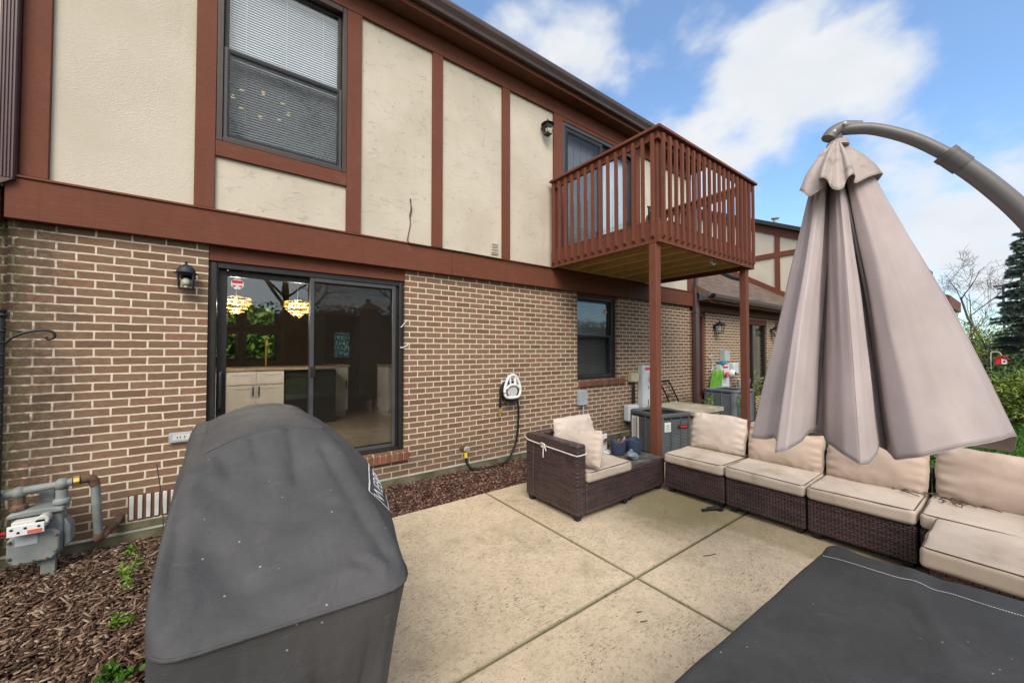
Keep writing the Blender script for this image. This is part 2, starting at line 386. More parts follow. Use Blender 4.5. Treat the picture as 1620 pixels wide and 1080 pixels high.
def mat_wicker():
    t = NT('wicker'); p = t.obj(world=True); g = t.n('ShaderNodeNewGeometry'); x, y, z = t.sep(p); nx, ny, nzv = t.sep(g.outputs['Normal'])
    top = t.math('GREATER_THAN', t.math('ABSOLUTE', nzv), .7)
    u = t.math('ADD', x, y); v = t.math('ADD', t.math('MULTIPLY', z, t.math('SUBTRACT', 1.0, top)), t.math('MULTIPLY', t.math('SUBTRACT', y, x), t.math('MULTIPLY', top, .7)))
    bt = t.n('ShaderNodeTexBrick', {'Scale': 1.0, 'Mortar Size': .0042, 'Mortar Smooth': .9, 'Bias': 0.0, 'Brick Width': .046, 'Row Height': .0185,
             'Color1': (0,0,0,1), 'Color2': (1,1,1,1), 'Mortar': (.5,.5,.5,1)}, offset=.5, offset_frequency=2)
    t.t.links.new(t.comb(u, v), bt.inputs['Vector'])
    row = t.n('ShaderNodeTexWhiteNoise', noise_dimensions='1D'); t.set(row.inputs['W'], t.math('FLOOR', t.math('DIVIDE', v, .0105)))
    st = t.noise(t.comb(t.math('MULTIPLY', u, 3.0), t.math('MULTIPLY', v, 54.0)), 1.0, 2)
    c = t.mix(t.ramp(st, .38, .62), (.020,.017,.021), (.112,.047,.053))
    c = t.mix(t.math('MULTIPLY', bt.outputs['Color'], .45), c, (.085,.06,.066))
    c = t.mix(t.ramp(t.noise(p, 9, 4, .65), .5, .75, 0, .3), c, (.15,.13,.12))
    c = t.mix(bt.outputs['Fac'], c, (.005,.004,.004))
    uu = t.math('FRACT', t.math('DIVIDE', u, .023)); arch = t.math('SINE', t.math('MULTIPLY', uu, pi))
    h = t.math('SUBTRACT', t.math('MULTIPLY', arch, .6), bt.outputs['Fac'])
    t.bump(h, 1.0, .005); return t.fin(c, .36, .6)

def mat_fabric(name, col, weave=900, var=.12, rough=.92, bump=.15, dirt=None, dirt_amt=.4, wr=0.0, wrs=7, dscale=2.5):
    t = NT(name); p = t.obj(world=True); 
    c = t.mix(t.ramp(t.noise(p, 2.2, 4), .3, .7), tuple(k*(1-var) for k in col), tuple(k*(1+var) for k in col))
    c = t.mix(t.ramp(t.noise(t.obj((1,1,6)), 130, 3), .4, .7, 0, .12), c, tuple(k*.7 for k in col))
    if dirt: c = t.mix(t.ramp(t.noise(p, dscale, 6, .68), .5, .74, 0, dirt_amt), c, dirt)
    h = t.noise(p, weave, 2)
    if wr: h = t.math('ADD', t.math('MULTIPLY', h, .25), t.math('MULTIPLY', t.noise(p, wrs, 5, .5, .8), wr))
    t.bump(h, bump, .01 if wr else .002)
    t.b.inputs['Sheen Weight'].default_value = .12
    return t.fin(c, rough, .2)

def mat_cover(name, k=1.0):
    t = NT(name); p = t.obj(); n1 = t.noise(p, 3, 5, .6)
    c = t.mix(t.ramp(n1, .3, .72), (.052*k,.052*k,.0535*k), (.072*k,.072*k,.0745*k))
    c = t.mix(t.ramp(t.noise(t.obj((6,6,.9)), 2.0, 5, .65), .50, .75, 0, .35), c, (.105*k,.10*k,.10*k))
    c = t.mix(t.ramp(t.noise(p, 1.7, 4), .5, .75, 0, .5), c, (.080*k,.074*k,.077*k))
    sp = t.n('ShaderNodeTexVoronoi', {'Scale': 21.0}); t.t.links.new(p, sp.inputs['Vector'])
    spots = t.math('MULTIPLY', t.ramp(sp.outputs['Distance'], .035, .075, 1, 0), t.ramp(t.noise(p, 4.0, 2), .5, .56)); c = t.mix(t.math('MULTIPLY', spots, .6), c, (.5,.5,.48))
    scr = t.noise(t.obj((3,3,26)), 3, 3, .6, .5); c = t.mix(t.math('MULTIPLY', t.ramp(scr, .70, .74), .22), c, (.3,.28,.26))
    t.bump(t.math('ADD', t.math('MULTIPLY', t.noise(p, 700, 2), .10), t.math('ADD', t.math('MULTIPLY', t.noise(p, 5, 4, .5, 1.0), .8), t.math('MULTIPLY', t.noise(p, 16, 4, .6, .8), .34))), .48, .025)
    return t.fin(c, .62, .32)

def mat_leaf(name, c1, c2, rough=.6):
    t = NT(name); p = t.obj(world=True); f = t.noise(p, 3.5, 3); g = t.n('ShaderNodeNewGeometry')
    c = t.mix(t.ramp(f, .35, .65), c1, c2); c = t.mix(t.math('MULTIPLY', g.outputs['Random Per Island'], .6), c, tuple(k*.45 for k in c1))
    t.b.inputs['Subsurface Weight'].default_value = 0
    return t.fin(c, rough, .3)
def mat_chips(name, cols):
    t = NT(name); g = t.n('ShaderNodeNewGeometry'); rr = t.n('ShaderNodeValToRGB'); t.t.links.new(g.outputs['Random Per Island'], rr.inputs[0])
    e = rr.color_ramp.elements; e[0].color = cols[0]+(1,); e[1].color = cols[-1]+(1,)
    for i, c in enumerate(cols[1:-1]): e.new((i+1)/(len(cols)-1)).color = c+(1,)
    v = t.obj((1,1,1), world=True); c = t.mix(t.ramp(t.noise(v, 90, 3), .35, .7, 0, .5), rr.outputs[0], (.03,.018,.012))
    t.bump(t.noise(v, 300, 2), .4, .002); return t.fin(c, .85, .25)
def mat_shingle():
    t = NT('roof_shingle'); p = t.obj(world=True); x, y, z = t.sep(p)
    bt = t.n('ShaderNodeTexBrick', {'Scale': 1.0, 'Mortar Size': .006, 'Mortar Smooth': .2, 'Brick Width': .25, 'Row Height': .12, 'Color1': (.105,.075,.058,1), 'Color2': (.19,.145,.115,1), 'Mortar': (.045,.032,.026,1)}, offset=.37, offset_frequency=2)
    t.t.links.new(t.comb(x, t.math('MULTIPLY', y, 1.17)), bt.inputs['Vector'])
    c = t.mix(t.ramp(t.noise(p, 60, 3), .35, .7, 0, .5), bt.outputs['Color'], (.13,.095,.075)); t.bump(t.math('SUBTRACT', t.noise(p, 120, 2), bt.outputs['Fac']), .6, .01); return t.fin(c, .92, .15)
def mat_barkground(name, a, b):
    t = NT(name); p = t.obj(world=True); c = t.mix(t.ramp(t.noise(p, 40, 5, .7), .35, .65), a, b); t.bump(t.noise(p, 60, 4), .8, .02); return t.fin(c, .95, .1)
def mat_art():
    # leaded stained glass lite of the front door, lit from outside by daylight
    t = NT('stained_glass'); p = t.obj(world=True); x, y, z = t.sep(p)
    bt = t.n('ShaderNodeTexBrick', {'Scale': 1.0, 'Mortar Size': .007, 'Brick Width': .085, 'Row Height': .13, 'Color1': (.85,.92,.86,1), 'Color2': (.66,.78,.70,1), 'Mortar': (.015,.015,.015,1)}, offset=.5)
    t.t.links.new(t.comb(x, z), bt.inputs['Vector'])
    t.set(t.b.inputs['Base Color'], bt.outputs['Color']); t.b.inputs['Transmission Weight'].default_value = .0
    t.t.nodes.remove(t.b); tl = t.n('ShaderNodeBsdfTranslucent'); t.t.links.new(bt.outputs['Color'], tl.inputs['Color'])
    tr = t.n('ShaderNodeBsdfTransparent'); t.t.links.new(bt.outputs['Color'], tr.inputs['Color']); mx = t.n('ShaderNodeMixShader'); mx.inputs[0].default_value = .75
    t.t.links.new(tl.outputs[0], mx.inputs[1]); t.t.links.new(tr.outputs[0], mx.inputs[2])
    t.t.links.new(mx.outputs[0], t.out.inputs['Surface']); return t.m

M = {}
M['brick'] = mat_brick('brown_brick'); M['brick_far'] = mat_brick('brown_brick_far', False)
M['sillbrick'] = mat_chips('sill_brick', [(.26,.095,.055),(.17,.085,.055),(.30,.115,.065),(.19,.07,.048),(.24,.12,.08)])
M['stucco'] = mat_stucco('trowelled_stucco'); M['stucco_fine'] = mat_stucco('pebbled_stucco', False)
M['timber'] = mat_timber('brown_timber'); M['timber_h'] = mat_timber('brown_timber_band', (.143,.050,.030), (2,14,60))
M['deck_paint'] = mat_timber('brown_deck_paint', (.152,.054,.034), (40,40,4)); M['rawwood'] = mat_timber('unpainted_wood', (.55,.36,.14), (14,2,30), .8)
M['gutter'] = simple('gutter_metal', (.080,.050,.047), .38, .12, 3, .05, 20, .5)
M['downspout'] = simple('downspout_metal', (.085,.042,.043), .42, .12, 3, .05, 20, .5)
M['soffit'] = simple('soffit', (.13,.055,.037), .7, .12)
M['frame'] = simple('bronze_frame', (.020,.017,.017), .42, .2, 5, .05, 60, .45)
M['frame_brown'] = simple('brown_frame', (.045,.026,.022), .45, .15, 5, .05, 60, .45)
M['frame_grey'] = simple('grey_frame', (.055,.055,.06), .4, .15, 5, .05, 60, .5)
M['glass'] = mat_glass('window_glass', (.94,.95,.94), 1.52, boost=1.25); M['glass_up'] = mat_glass('upper_window_glass', (.9,.93,.95), 1.52, boost=1.6)
M['screen'] = mat_screen('insect_screen', .26, (.03,.03,.032)); M['screen_light'] = mat_screen('insect_screen_light', .28, (.02,.018,.016))
M['blind'] = simple('white_blind', (.74,.76,.78), .5, .05, 3, 0); M['blind_dark'] = simple('grey_blind', (.34,.34,.35), .5, .1, 3, 0)
M['concrete'] = mat_concrete(); M['foundation'] = simple('foundation_concrete', (.13,.12,.075), .95, .35, 5, .5, 60, .2, dirt=(.05,.06,.02), dirt_amt=.7)
M['flashing'] = simple('pale_flashing', (.40,.38,.34), .7, .2, 4, .1)
M['wicker'] = mat_wicker(); M['foot'] = simple('black_foot', (.018,.017,.018), .6)
M['seat'] = mat_fabric('beige_seat_fabric', (.49,.405,.335), bump=.22, dirt=(.28,.20,.13), dirt_amt=.75, wr=.5, wrs=6)
M['seat_moss'] = mat_fabric('beige_seat_fabric_mossy', (.50,.42,.35), bump=.22, dirt=(.22,.19,.08), dirt_amt=.7, wr=.4, wrs=6)
M['pillow'] = mat_fabric('beige_pillow_fabric', (.50,.39,.32), bump=.22, dirt=(.31,.22,.16), dirt_amt=.75, wr=.25, wrs=4)
M['pillow_light'] = mat_fabric('pale_pillow_fabric', (.55,.46,.40), bump=.22, dirt=(.40,.30,.235), dirt_amt=.5, wr=.25, wrs=4)
M['piping'] = simple('dark_piping', (.10,.07,.055), .8)
M['cover'] = mat_cover('grey_cover'); M['cover_table'] = mat_cover('charcoal_cover', .66); M['thread'] = simple('white_thread', (.42,.42,.42), .8)
M['canopy'] = mat_fabric('taupe_canopy', (.445,.372,.368), bump=.16, dirt=(.34,.27,.245), dirt_amt=.4, wr=.4, wrs=4, dscale=2)
M['canopy_cap'] = mat_fabric('dirty_taupe_canopy', (.39,.325,.30), bump=.25, dirt=(.14,.115,.095), dirt_amt=.7, wr=.5, wrs=8, dscale=16)
M['pole'] = simple('grey_pole', (.125,.115,.115), .42, .1, 3, .05, 40, .5)
M['black'] = simple('black_metal', (.012,.012,.013), .5, .2, 20, .1); M['darkblue'] = simple('weathered_lantern', (.022,.026,.038), .55, .3, 20, .2)
M['rust'] = simple('rusty_metal', (.13,.075,.05), .8, .4, 15, .4, 60); M['gasgrey'] = simple('gas_meter_paint', (.20,.22,.215), .55, .25, 6, .2, 60, .4, dirt=(.13,.115,.07), dirt_amt=.9)
M['white'] = simple('white_plastic', (.72,.73,.74), .45, .06, 4, .02); M['offwhite'] = simple('dull_white', (.55,.54,.5), .6, .12, 6, .05, dirt=(.3,.27,.2), dirt_amt=.4)
M['greybox'] = simple('grey_electric_box', (.36,.39,.42), .45, .1, 4, .05); M['palebox'] = simple('pale_meter_box', (.52,.55,.58), .45, .08, 4, .05)
M['tanbox'] = simple('tan_plastic', (.46,.39,.26), .55, .1, 4, .05); M['red'] = simple('red_paint', (.62,.02,.025), .45, .1)
M['ac'] = simple('ac_grey', (.085,.092,.095), .5, .12, 6, .05); M['ac2'] = simple('ac_blue_grey', (.135,.15,.17), .5, .12, 6, .05); M['acdark'] = simple('ac_dark', (.016,.017,.018), .6)
M['deckbox'] = simple('weathered_grey_lid', (.42,.37,.27), .85, .18, 5, .3, 60, dirt=(.24,.22,.14), dirt_amt=.6); M['boxside'] = simple('box_side', (.30,.28,.24), .85, .2, 5, .2)
M['hose'] = simple('black_hose', (.012,.012,.012), .4); M['brass'] = simple('brass', (.5,.36,.1), .4, .2, 9, .05, 60, .5, .7); M['yellow'] = simple('yellow_plastic', (.7,.5,.05), .5)
M['greenhose'] = simple('green_hose', (.12,.32,.03), .45); M['pot'] = simple('blue_pot', (.040,.052,.098), .5, .15, 6, .1); M['soil'] = simple('soil', (.05,.035,.02), .95, .4, 30, .8, 40)
M['twig'] = simple('dry_twig', (.34,.25,.17), .8); M['rock'] = simple('blue_grey_stone', (.14,.19,.23), .75, .35, 30, .5, 50)
M['tabletop'] = simple('dirty_glass_top', (.075,.073,.066), .38, .4, 9, .3, 60, .5, dirt=(.32,.29,.24), dirt_amt=.7)
M['cabinet'] = simple('cream_cabinet', (.80,.78,.74), .5, .04, 3, .03); M['counter'] = simple('stone_counter', (.46,.36,.26), .25, .25, 20, 0)
M['intwall'] = simple('interior_wall', (.22,.165,.115), .85, .08, 3, .05); M['intfloor'] = simple('interior_floor', (.42,.34,.24), .22, .12, 4, .05, 30, .5)
M['intceil'] = simple('interior_ceiling', (.2,.155,.11), .9, .05); M['fdoor'] = simple('front_door_wood', (.10,.05,.03), .5, .2, 5)
M['steel'] = simple('appliance_dark', (.05,.05,.05), .3, .1, 3, 0, 1, .5, .5); M['art'] = mat_art(); M['crystal'] = mat_emit('chandelier_crystal', (1,.50,.12), .28)
M['bulb'] = mat_emit('chandelier_bulb', (1,.70,.34), 3); M['bulb_dim'] = mat_emit('dim_bulb', (1,.70,.32), 1.1); M['rope'] = simple('white_rope', (.62,.58,.52), .8)
M['bark'] = simple('tree_bark', (.075,.058,.045), .9, .3, 9, .8, 30, dist=.02); M['barkpale'] = simple('pale_bark', (.14,.115,.095), .9, .3, 9, .6, 30)
M['spruce'] = mat_leaf('spruce_needles', (.075,.115,.095), (.14,.19,.15)); M['leaf'] = mat_leaf('green_leaves', (.05,.10,.018), (.10,.17,.03)); M['leafyellow'] = mat_leaf('spring_leaves', (.14,.20,.03), (.24,.30,.05))
M['leafdark'] = mat_leaf('dark_leaves', (.025,.045,.012), (.05,.075,.02)); M['grass'] = mat_leaf('grass_blades', (.045,.13,.012), (.09,.21,.025)); M['weed'] = mat_leaf('weed_leaves', (.10,.20,.02), (.2,.33,.05))
M['chips'] = mat_chips('bark_chips', [(.038,.020,.013),(.078,.043,.028),(.12,.069,.046),(.18,.112,.076),(.28,.19,.13),(.42,.32,.235)])
M['chips_red'] = mat_chips('red_bark_chips', [(.034,.014,.010),(.062,.026,.017),(.10,.042,.028),(.15,.068,.046),(.24,.135,.10),(.42,.32,.26)])
M['mulchbase'] = mat_barkground('mulch_soil', (.020,.012,.008), (.06,.034,.022)); M['lawn'] = mat_barkground('lawn_soil', (.03,.055,.012), (.06,.10,.02))
M['shingle'] = mat_shingle(); M['fencewood'] = simple('dark_fence', (.055,.04,.032), .85, .3, 6, .3); M['mortar'] = simple('sill_mortar', (.5,.43,.34), .9)
M['label'] = simple('paper_label', (.66,.66,.64), .6, .06, 4, 0); M['ink'] = simple('printed_ink', (.12,.12,.13), .6); M['signwhite'] = simple('logo_white', (.72,.72,.70), .6)
M['lampglass'] = mat_glass('lantern_glass', (.92,.92,.88), 1.5); M['globe'] = simple('frosted_bulb', (.72,.68,.56), .4); M['greentrim'] = simple('green_curtain', (.16,.34,.2), .7)

# ================================================================== GROUND
WY = 4.49                                        # front plane of the brick wall
struct('ground', MB().box(-120, 160, -120, 120, -.6, -.12), M['lawn'])
def sheet(x0, x1, y0, y1, z, nx, ny, amp=0, sc=2):
    return MB().grid([[(x0+(x1-x0)*i/nx, y0+(y1-y0)*j/ny, z + amp*fbm((x0+(x1-x0)*i/nx, y0+(y1-y0)*j/ny, 0), sc)) for j in range(ny+1)] for i in range(nx+1)])
struct('mulch_bed', sheet(-6, 9.0, -2, 4.48, -.052, 120, 50, .012, 3), M['mulchbase'], smooth=True)
struct('lawn', sheet(4.9, 60, -30, 2.6, -.02, 60, 40, .02, .6), M['lawn'], smooth=True)
patio = MB()
g = .007
for x0, x1 in ((-.10, 2.286-g), (2.286+g, 4.95)):
    for y0, y1 in ((-3.2, 1.64-g), (1.64+g, 3.585)): patio.box(x0, x1, y0, y1, -.11, 0)
struct('patio', patio, M['concrete'], bevel=.006)
struct('patio_base', MB().box(-.08, 4.93, -3.18, 3.56, -.115, -.022), simple('joint_moss', (.035,.035,.015), .95, .4, 30, .5))

# ================================================================== MAIN HOUSE
H = thing('townhouse', 'two storey townhouse with brown brick below and cream stucco panels framed by brown timber above', 'house', (3.5, WY+.2, 0))
DOOR = (-.175, 1.70, .375, 2.56); WIN2 = (4.683, 5.762, 1.062, 2.56)
part('brick_wall', MB().wall([-1.342, 8.30], [.065, 2.60], [DOOR, WIN2], WY, WY+.20), M['brick'], H)
part('side_wall', MB().box(-1.342, -1.262, WY+.20, 10.6, -.1, 5.9), M['brick'], H)
part('end_wall', MB().box(8.22, 8.30, WY+.20, 10.6, -.1, 5.9), M['stucco'], H)
part('foundation', MB().box(-1.36, 8.31, WY-.022, WY+.2, -.35, .055), M['foundation'], H, bevel=.008)
part('base_flashing', MB().box(-1.345, 8.31, WY-.028, WY+.01, .056, .066), M['flashing'], H)
# stucco panels
UZ0, UZ1 = 2.865, 5.40
def panel(x0, x1, z0, z1, m): part('stucco_panel', MB().box(x0, x1, WY-.02, WY+.1, z0, z1), m, H)
panel(-1.16, -.27, UZ0, UZ1, M['stucco_fine']); panel(-.15, 1.02, UZ0, 3.40, M['stucco'])
panel(1.145, 2.045, UZ0, UZ1, M['stucco']); panel(2.155, 3.13, UZ0, UZ1, M['stucco']); panel(3.235, 4.135, UZ0, UZ1, M['stucco']); panel(6.25, 8.2, UZ0, UZ1, M['stucco'])
# timber boards
def board(x0, x1, z0, z1, y=WY-.052, m='timber', back=WY+.1):
    part('timber_board', MB().box(x0, x1, y, back, z0, z1), M[m], H, bevel=.004)
for x0, x1 in ((-1.286,-1.142),(-.286,-.138),(1.006,1.160),(2.029,2.171),(3.114,3.250),(4.116,4.312),(6.27,6.40),(8.15,8.30)):
    board(x0, x1, 2.882, 5.378)
board(-.137, 1.005, 3.385, 3.530, WY-.050, 'timber_h'); 
for x0, x1 in ((-1.343,2.300),(2.3025,5.96),(5.9625,8.30)): part('band_board', MB().box(x0, x1, WY-.075, WY-.001, 2.548, 2.852), M['timber_h'], H, bevel=.003)
part('drip_cap', MB().box(-1.346, 8.305, WY-.088, WY+.08, 2.8535, 2.872), M['timber_h'], H, bevel=.003)
for x0, x1 in ((-1.30,2.172),(2.1745,5.80),(5.8025,8.30)): part('frieze_board', MB().box(x0, x1, WY-.056, WY+.1, 5.380, 5.624), M['timber_h'], H, bevel=.003)
board(4.313, 6.269, 5.318, 5.379, WY-.05, 'timber_h'); board(4.313, 6.269, 2.882, 2.985, WY-.045, 'timber_h')
# recessed head boards above the openings
part('door_head_board', MB().box(DOOR[0], DOOR[1], WY+.010, WY+.16, 2.412, 2.558), M['timber_h'], H, bevel=.003)
part('window_head_board', MB().box(WIN2[0], WIN2[1], WY+.045, WY+.16, 2.505, 2.558), M['timber_h'], H, bevel=.003)
# eave
part('soffit', MB().box(-1.75, 8.55, WY-.245, WY+.3, 5.625, 5.645), M['soffit'], H)
part('fascia', MB().box(-1.75, 8.55, WY-.275, WY-.246, 5.600, 5.775), M['timber_h'], H, bevel=.003)
gp = [(WY-.277,5.665),(WY-.345,5.665),(WY-.358,5.70),(WY-.392,5.755),(WY-.402,5.79),(WY-.402,5.812),(WY-.385,5.812),(WY-.388,5.79),(WY-.375,5.755),(WY-.335,5.685),(WY-.277,5.685)]
part('gutter', MB().prism(gp, 'x', -1.78, 8.58), M['gutter'], H)
part('gutter_hanger_strip', MB().box(-1.74, 8.54, WY-.290, WY-.276, 5.776, 5.800), M['gutter'], H)
part('roof', MB().prism([(WY-.36,5.775),(7.7,7.45),(11.0,5.72),(11.0,5.60),(7.7,7.30),(WY-.20,5.70)], 'x', -1.80, 8.60), M['shingle'], H)
# vents
v = MB(); v.box(2.93,3.055,WY-.032,WY-.02,2.925,3.095)
vo = part('wall_vent', v, M['stucco_fine'], H, bevel=.003)
part('slat', (lambda m: [m.box(2.945,3.04,WY-.040,WY-.033,zz,zz+.016) for zz in (2.945,2.985,3.025,3.06)] and m)(MB()), M['boxside'], vo)
v = MB(); v.box(-.675,-.321,WY-.002,WY-.0005,.150,.362)
vo = part('foundation_vent', v, M['soffit'], H)
part('vent_bar', (lambda m: [m.box(-.665+i*.052,-.637+i*.052,WY-.014,WY-.003,.157,.353) for i in range(7)] and m)(MB()), M['offwhite'], vo, bevel=.003)
part('vent_sill', MB().box(-.74,-.27,WY-.010,WY,.075,.132), M['foundation'], H, bevel=.004)
# brick sills: a row of bricks on edge, mortar between
def sill(name, x0, x1, z0, z1, tilt=.02):
    n = int(round((x1-x0)/.0685)); w = (x1-x0)/n
    so_ = part(name, MB().prism([(WY-.030,z0+.006),(WY+.06,z0+.006),(WY+.06,z1-.004),(WY-.030,z1-tilt-.004)], 'x', x0+.003, x1-.003), M['mortar'], H)
    mb = MB()
    for i in range(n): mb.prism([(WY-.042,z0),(WY+.07,z0),(WY+.07,z1),(WY-.042,z1-tilt)], 'x', x0+i*w+.005, x0+(i+1)*w-.005)
    part('brick_course', mb, M['sillbrick'], so_, bevel=.004)
sill('door_sill', -.20, 1.75, .255, .372); sill('window_sill', 4.665, 5.925, .955, 1.060)

# ---- sliding glass door (ground floor)
D = part('sliding_door', (lambda m: (m.box(-.173,-.112,WY+.035,WY+.15,.376,2.411), m.box(1.640,1.698,WY+.035,WY+.15,.376,2.411), m.box(-.111,1.639,WY+.035,WY+.15,2.352,2.411), m.box(-.111,1.639,WY+.035,WY+.15,.376,.418), m.box(-.150,-.113,WY+.018,WY+.034,.390,2.395), m.box(1.641,1.678,WY+.018,WY+.034,.390,2.395)) and m)(MB()), M['frame'], H, bevel=.004)
def sash(name, x0, x1, z0, z1, y, w, parent, m, d=.035, wl=None, wr=None, wb=None):
    wl = wl or w; wr = wr or w; wb = wb or w
    mb = MB(); mb.box(x0,x0+wl,y,y+d,z0,z1); mb.box(x1-wr,x1,y,y+d,z0,z1); mb.box(x0+wl+.0005,x1-wr-.0005,y+.001,y+d,z1-w,z1); mb.box(x0+wl+.0005,x1-wr-.0005,y+.001,y+d,z0,z0+wb)
    return part(name, mb, M[m], parent, bevel=.004)
sash('door_sash', -.108, .735, .42, 2.35, WY+.105, .058, D, 'frame', wl=.075)
sash('door_sash', .672, 1.638, .42, 2.35, WY+.066, .055, D, 'frame', wl=.052, wb=.05)
sash('screen_frame', .676, 1.600, .422, 2.348, WY+.040, .04, D, 'frame_grey', d=.02)
part('glass_pane', MB().box(-.04,.68,WY+.120,WY+.124,.47,2.30), M['glass'], D)
part('glass_pane', MB().box(.72,1.59,WY+.082,WY+.086,.46,2.30), M['glass'], D)
part('screen_mesh', MB().box(.715,1.565,WY+.049,WY+.0495,.46,2.31), M['screen_light'], D)
hd = MB(); hd.tube(catmull([(-.075,WY+.10,1.35),(-.075,WY+.045,1.36),(-.073,WY+.03,1.25),(-.073,WY+.03,1.12),(-.075,WY+.045,1.02),(-.075,WY+.10,1.03)],6), .016, 10); hd.box(-.098,-.052,WY+.094,WY+.104,.98,1.40)
part('handle', hd, M['black'], D, smooth=True)
hd = MB(); hd.box(.683,.735,WY+.030,WY+.0395,1.285,1.40); hd.box(.694,.724,WY+.022,WY+.0295,1.30,1.385)
part('latch', hd, M['black'], D, bevel=.003)
part('loop_handle', MB().tube([(1.655,WY+.034,1.86),(1.645,WY-.03,1.85),(1.70,WY-.055,1.93),(1.72,WY-.055,1.93)], .0055, 8).tube([(1.655,WY+.034,1.62),(1.645,WY-.03,1.60),(1.71,WY-.055,1.63),(1.725,WY-.055,1.66)], .0055, 8), M['white'], D, smooth=True)
def sticker(x, z, y, r, parent):
    s_ = part('security_sticker', MB().prism([(x+r*cos(a*pi/4+pi/8), z+r*sin(a*pi/4+pi/8)) for a in range(8)], 'y', y-.0012, y), M['label'], parent)
    m = MB(); m.box(x-r*.78, x+r*.78, y-.0022, y-.0014, z+r*.12, z+r*.62); m.prism([(x-r*.6,z-r*.65),(x-r*.05,z-r*.3),(x-r*.75,z-r*.2)], 'y', y-.0022, y-.0014); m.prism([(x+r*.6,z-r*.65),(x+r*.75,z-r*.2),(x+r*.05,z-r*.3)], 'y', y-.0022, y-.0014)
    part('red_print', m, M['red'], s_)
sticker(.045, 2.225, WY+.119, .055, D)

# ---- upper double hung window
U = part('upper_window', (lambda m: (m.box(-.136,-.088,WY-.048,WY+.09,3.532,5.378), m.box(.958,1.004,WY-.048,WY+.09,3.532,5.378), m.box(-.087,.957,WY-.048,WY+.09,5.318,5.378), m.box(-.087,.957,WY-.046,WY+.09,3.532,3.575)) and m)(MB()), M['frame_brown'], H, bevel=.004)
sash('sash', -.086, .956, 4.415, 5.316, WY+.018, .038, U, 'frame'); sash('sash', -.086, .956, 3.577, 4.455, WY-.022, .046, U, 'frame_grey')
part('glass_pane', MB().box(-.05,.92,WY+.034,WY+.038,4.45,5.28), M['glass_up'], U); part('glass_pane', MB().box(-.042,.912,WY-.003,WY+.001,3.62,4.41), M['glass_up'], U)
part('screen_mesh', MB().box(-.06,.93,WY-.028,WY-.0275,3.60,4.44), M['screen'], U)
def blind(name, x0, x1, z0, z1, y, parent, m, pitch=.026, ang=62):
    mb = MB(); z = z1-.04
    while z > z0:
        mb.obox(((x0+x1)/2, y, z), x1-x0, .025, .0012, Matrix.Rotation(R(ang), 3, 'X')); z -= pitch
    mb.box(x0,x1,y-.02,y+.02,z1-.03,z1)
    bo = part(name, mb, M[m], parent)
    part('cord', (lambda q: [q.box(x0+(x1-x0)*f-.002, x0+(x1-x0)*f+.002, y-.017, y-.015, z0, z1) for f in (.15,.5,.85)] and q)(MB()), M[m], bo)
blind('blind', -.06, .93, 3.60, 5.30, WY+.10, U, 'blind')

# ---- ground floor double hung window
U2 = part('lower_window', (lambda m: (m.box(4.685,4.730,WY+.07,WY+.17,1.064,2.504), m.box(5.655,5.760,WY+.07,WY+.17,1.064,2.504), m.box(4.731,5.654,WY+.07,WY+.17,2.455,2.504), m.box(4.731,5.654,WY+.07,WY+.17,1.064,1.11)) and m)(MB()), M['frame'], H, bevel=.004)
sash('sash', 4.732, 5.653, 1.80, 2.453, WY+.115, .036, U2, 'frame'); sash('sash', 4.732, 5.653, 1.112, 1.84, WY+.078, .04, U2, 'frame_grey')
part('glass_pane', MB().box(4.76,5.62,WY+.131,WY+.135,1.83,2.42), M['glass'], U2); part('glass_pane', MB().box(4.76,5.62,WY+.096,WY+.10,1.15,1.81), M['glass'], U2)
part('screen_mesh', MB().box(4.75,5.635,WY+.074,WY+.0745,1.13,1.83), M['screen'], U2)
blind('blind', 4.75, 5.64, 1.12, 2.44, WY+.185, U2, 'blind_dark', .026, 50)
sticker(5.56, 2.28, WY+.130, .05, U2)

# ---- sliding door on the balcony
B = part('balcony_door', (lambda m: (m.box(4.314,4.37,WY-.04,WY+.09,2.987,5.316), m.box(6.212,6.268,WY-.04,WY+.09,2.987,5.316), m.box(4.371,6.211,WY-.04,WY+.09,5.258,5.316), m.box(4.371,6.211,WY-.04,WY+.09,2.987,3.04)) and m)(MB()), M['frame_grey'], H, bevel=.004)
sash('door_sash', 4.372, 5.32, 3.042, 5.256, WY-.028, .075, B, 'frame'); sash('door_sash', 5.26, 6.21, 3.042, 5.256, WY+.020, .075, B, 'frame')
part('glass_pane', MB().box(4.44,5.25,WY-.012,WY-.008,3.11,5.19), M['glass_up'], B); part('glass_pane', MB().box(5.33,6.14,WY+.036,WY+.040,3.11,5.19), M['glass_up'], B)
part('screen_mesh', MB().box(4.43,5.26,WY-.034,WY-.0335,3.10,5.20), M['screen'], B)
part('blind_panel', (lambda m: [m.box(4.38+i*.086,4.38+i*.086+.08,WY+.105+.003*(i%2),WY+.107+.003*(i%2),3.05,5.25) for i in range(21)] and m)(MB()), M['blind'], B)

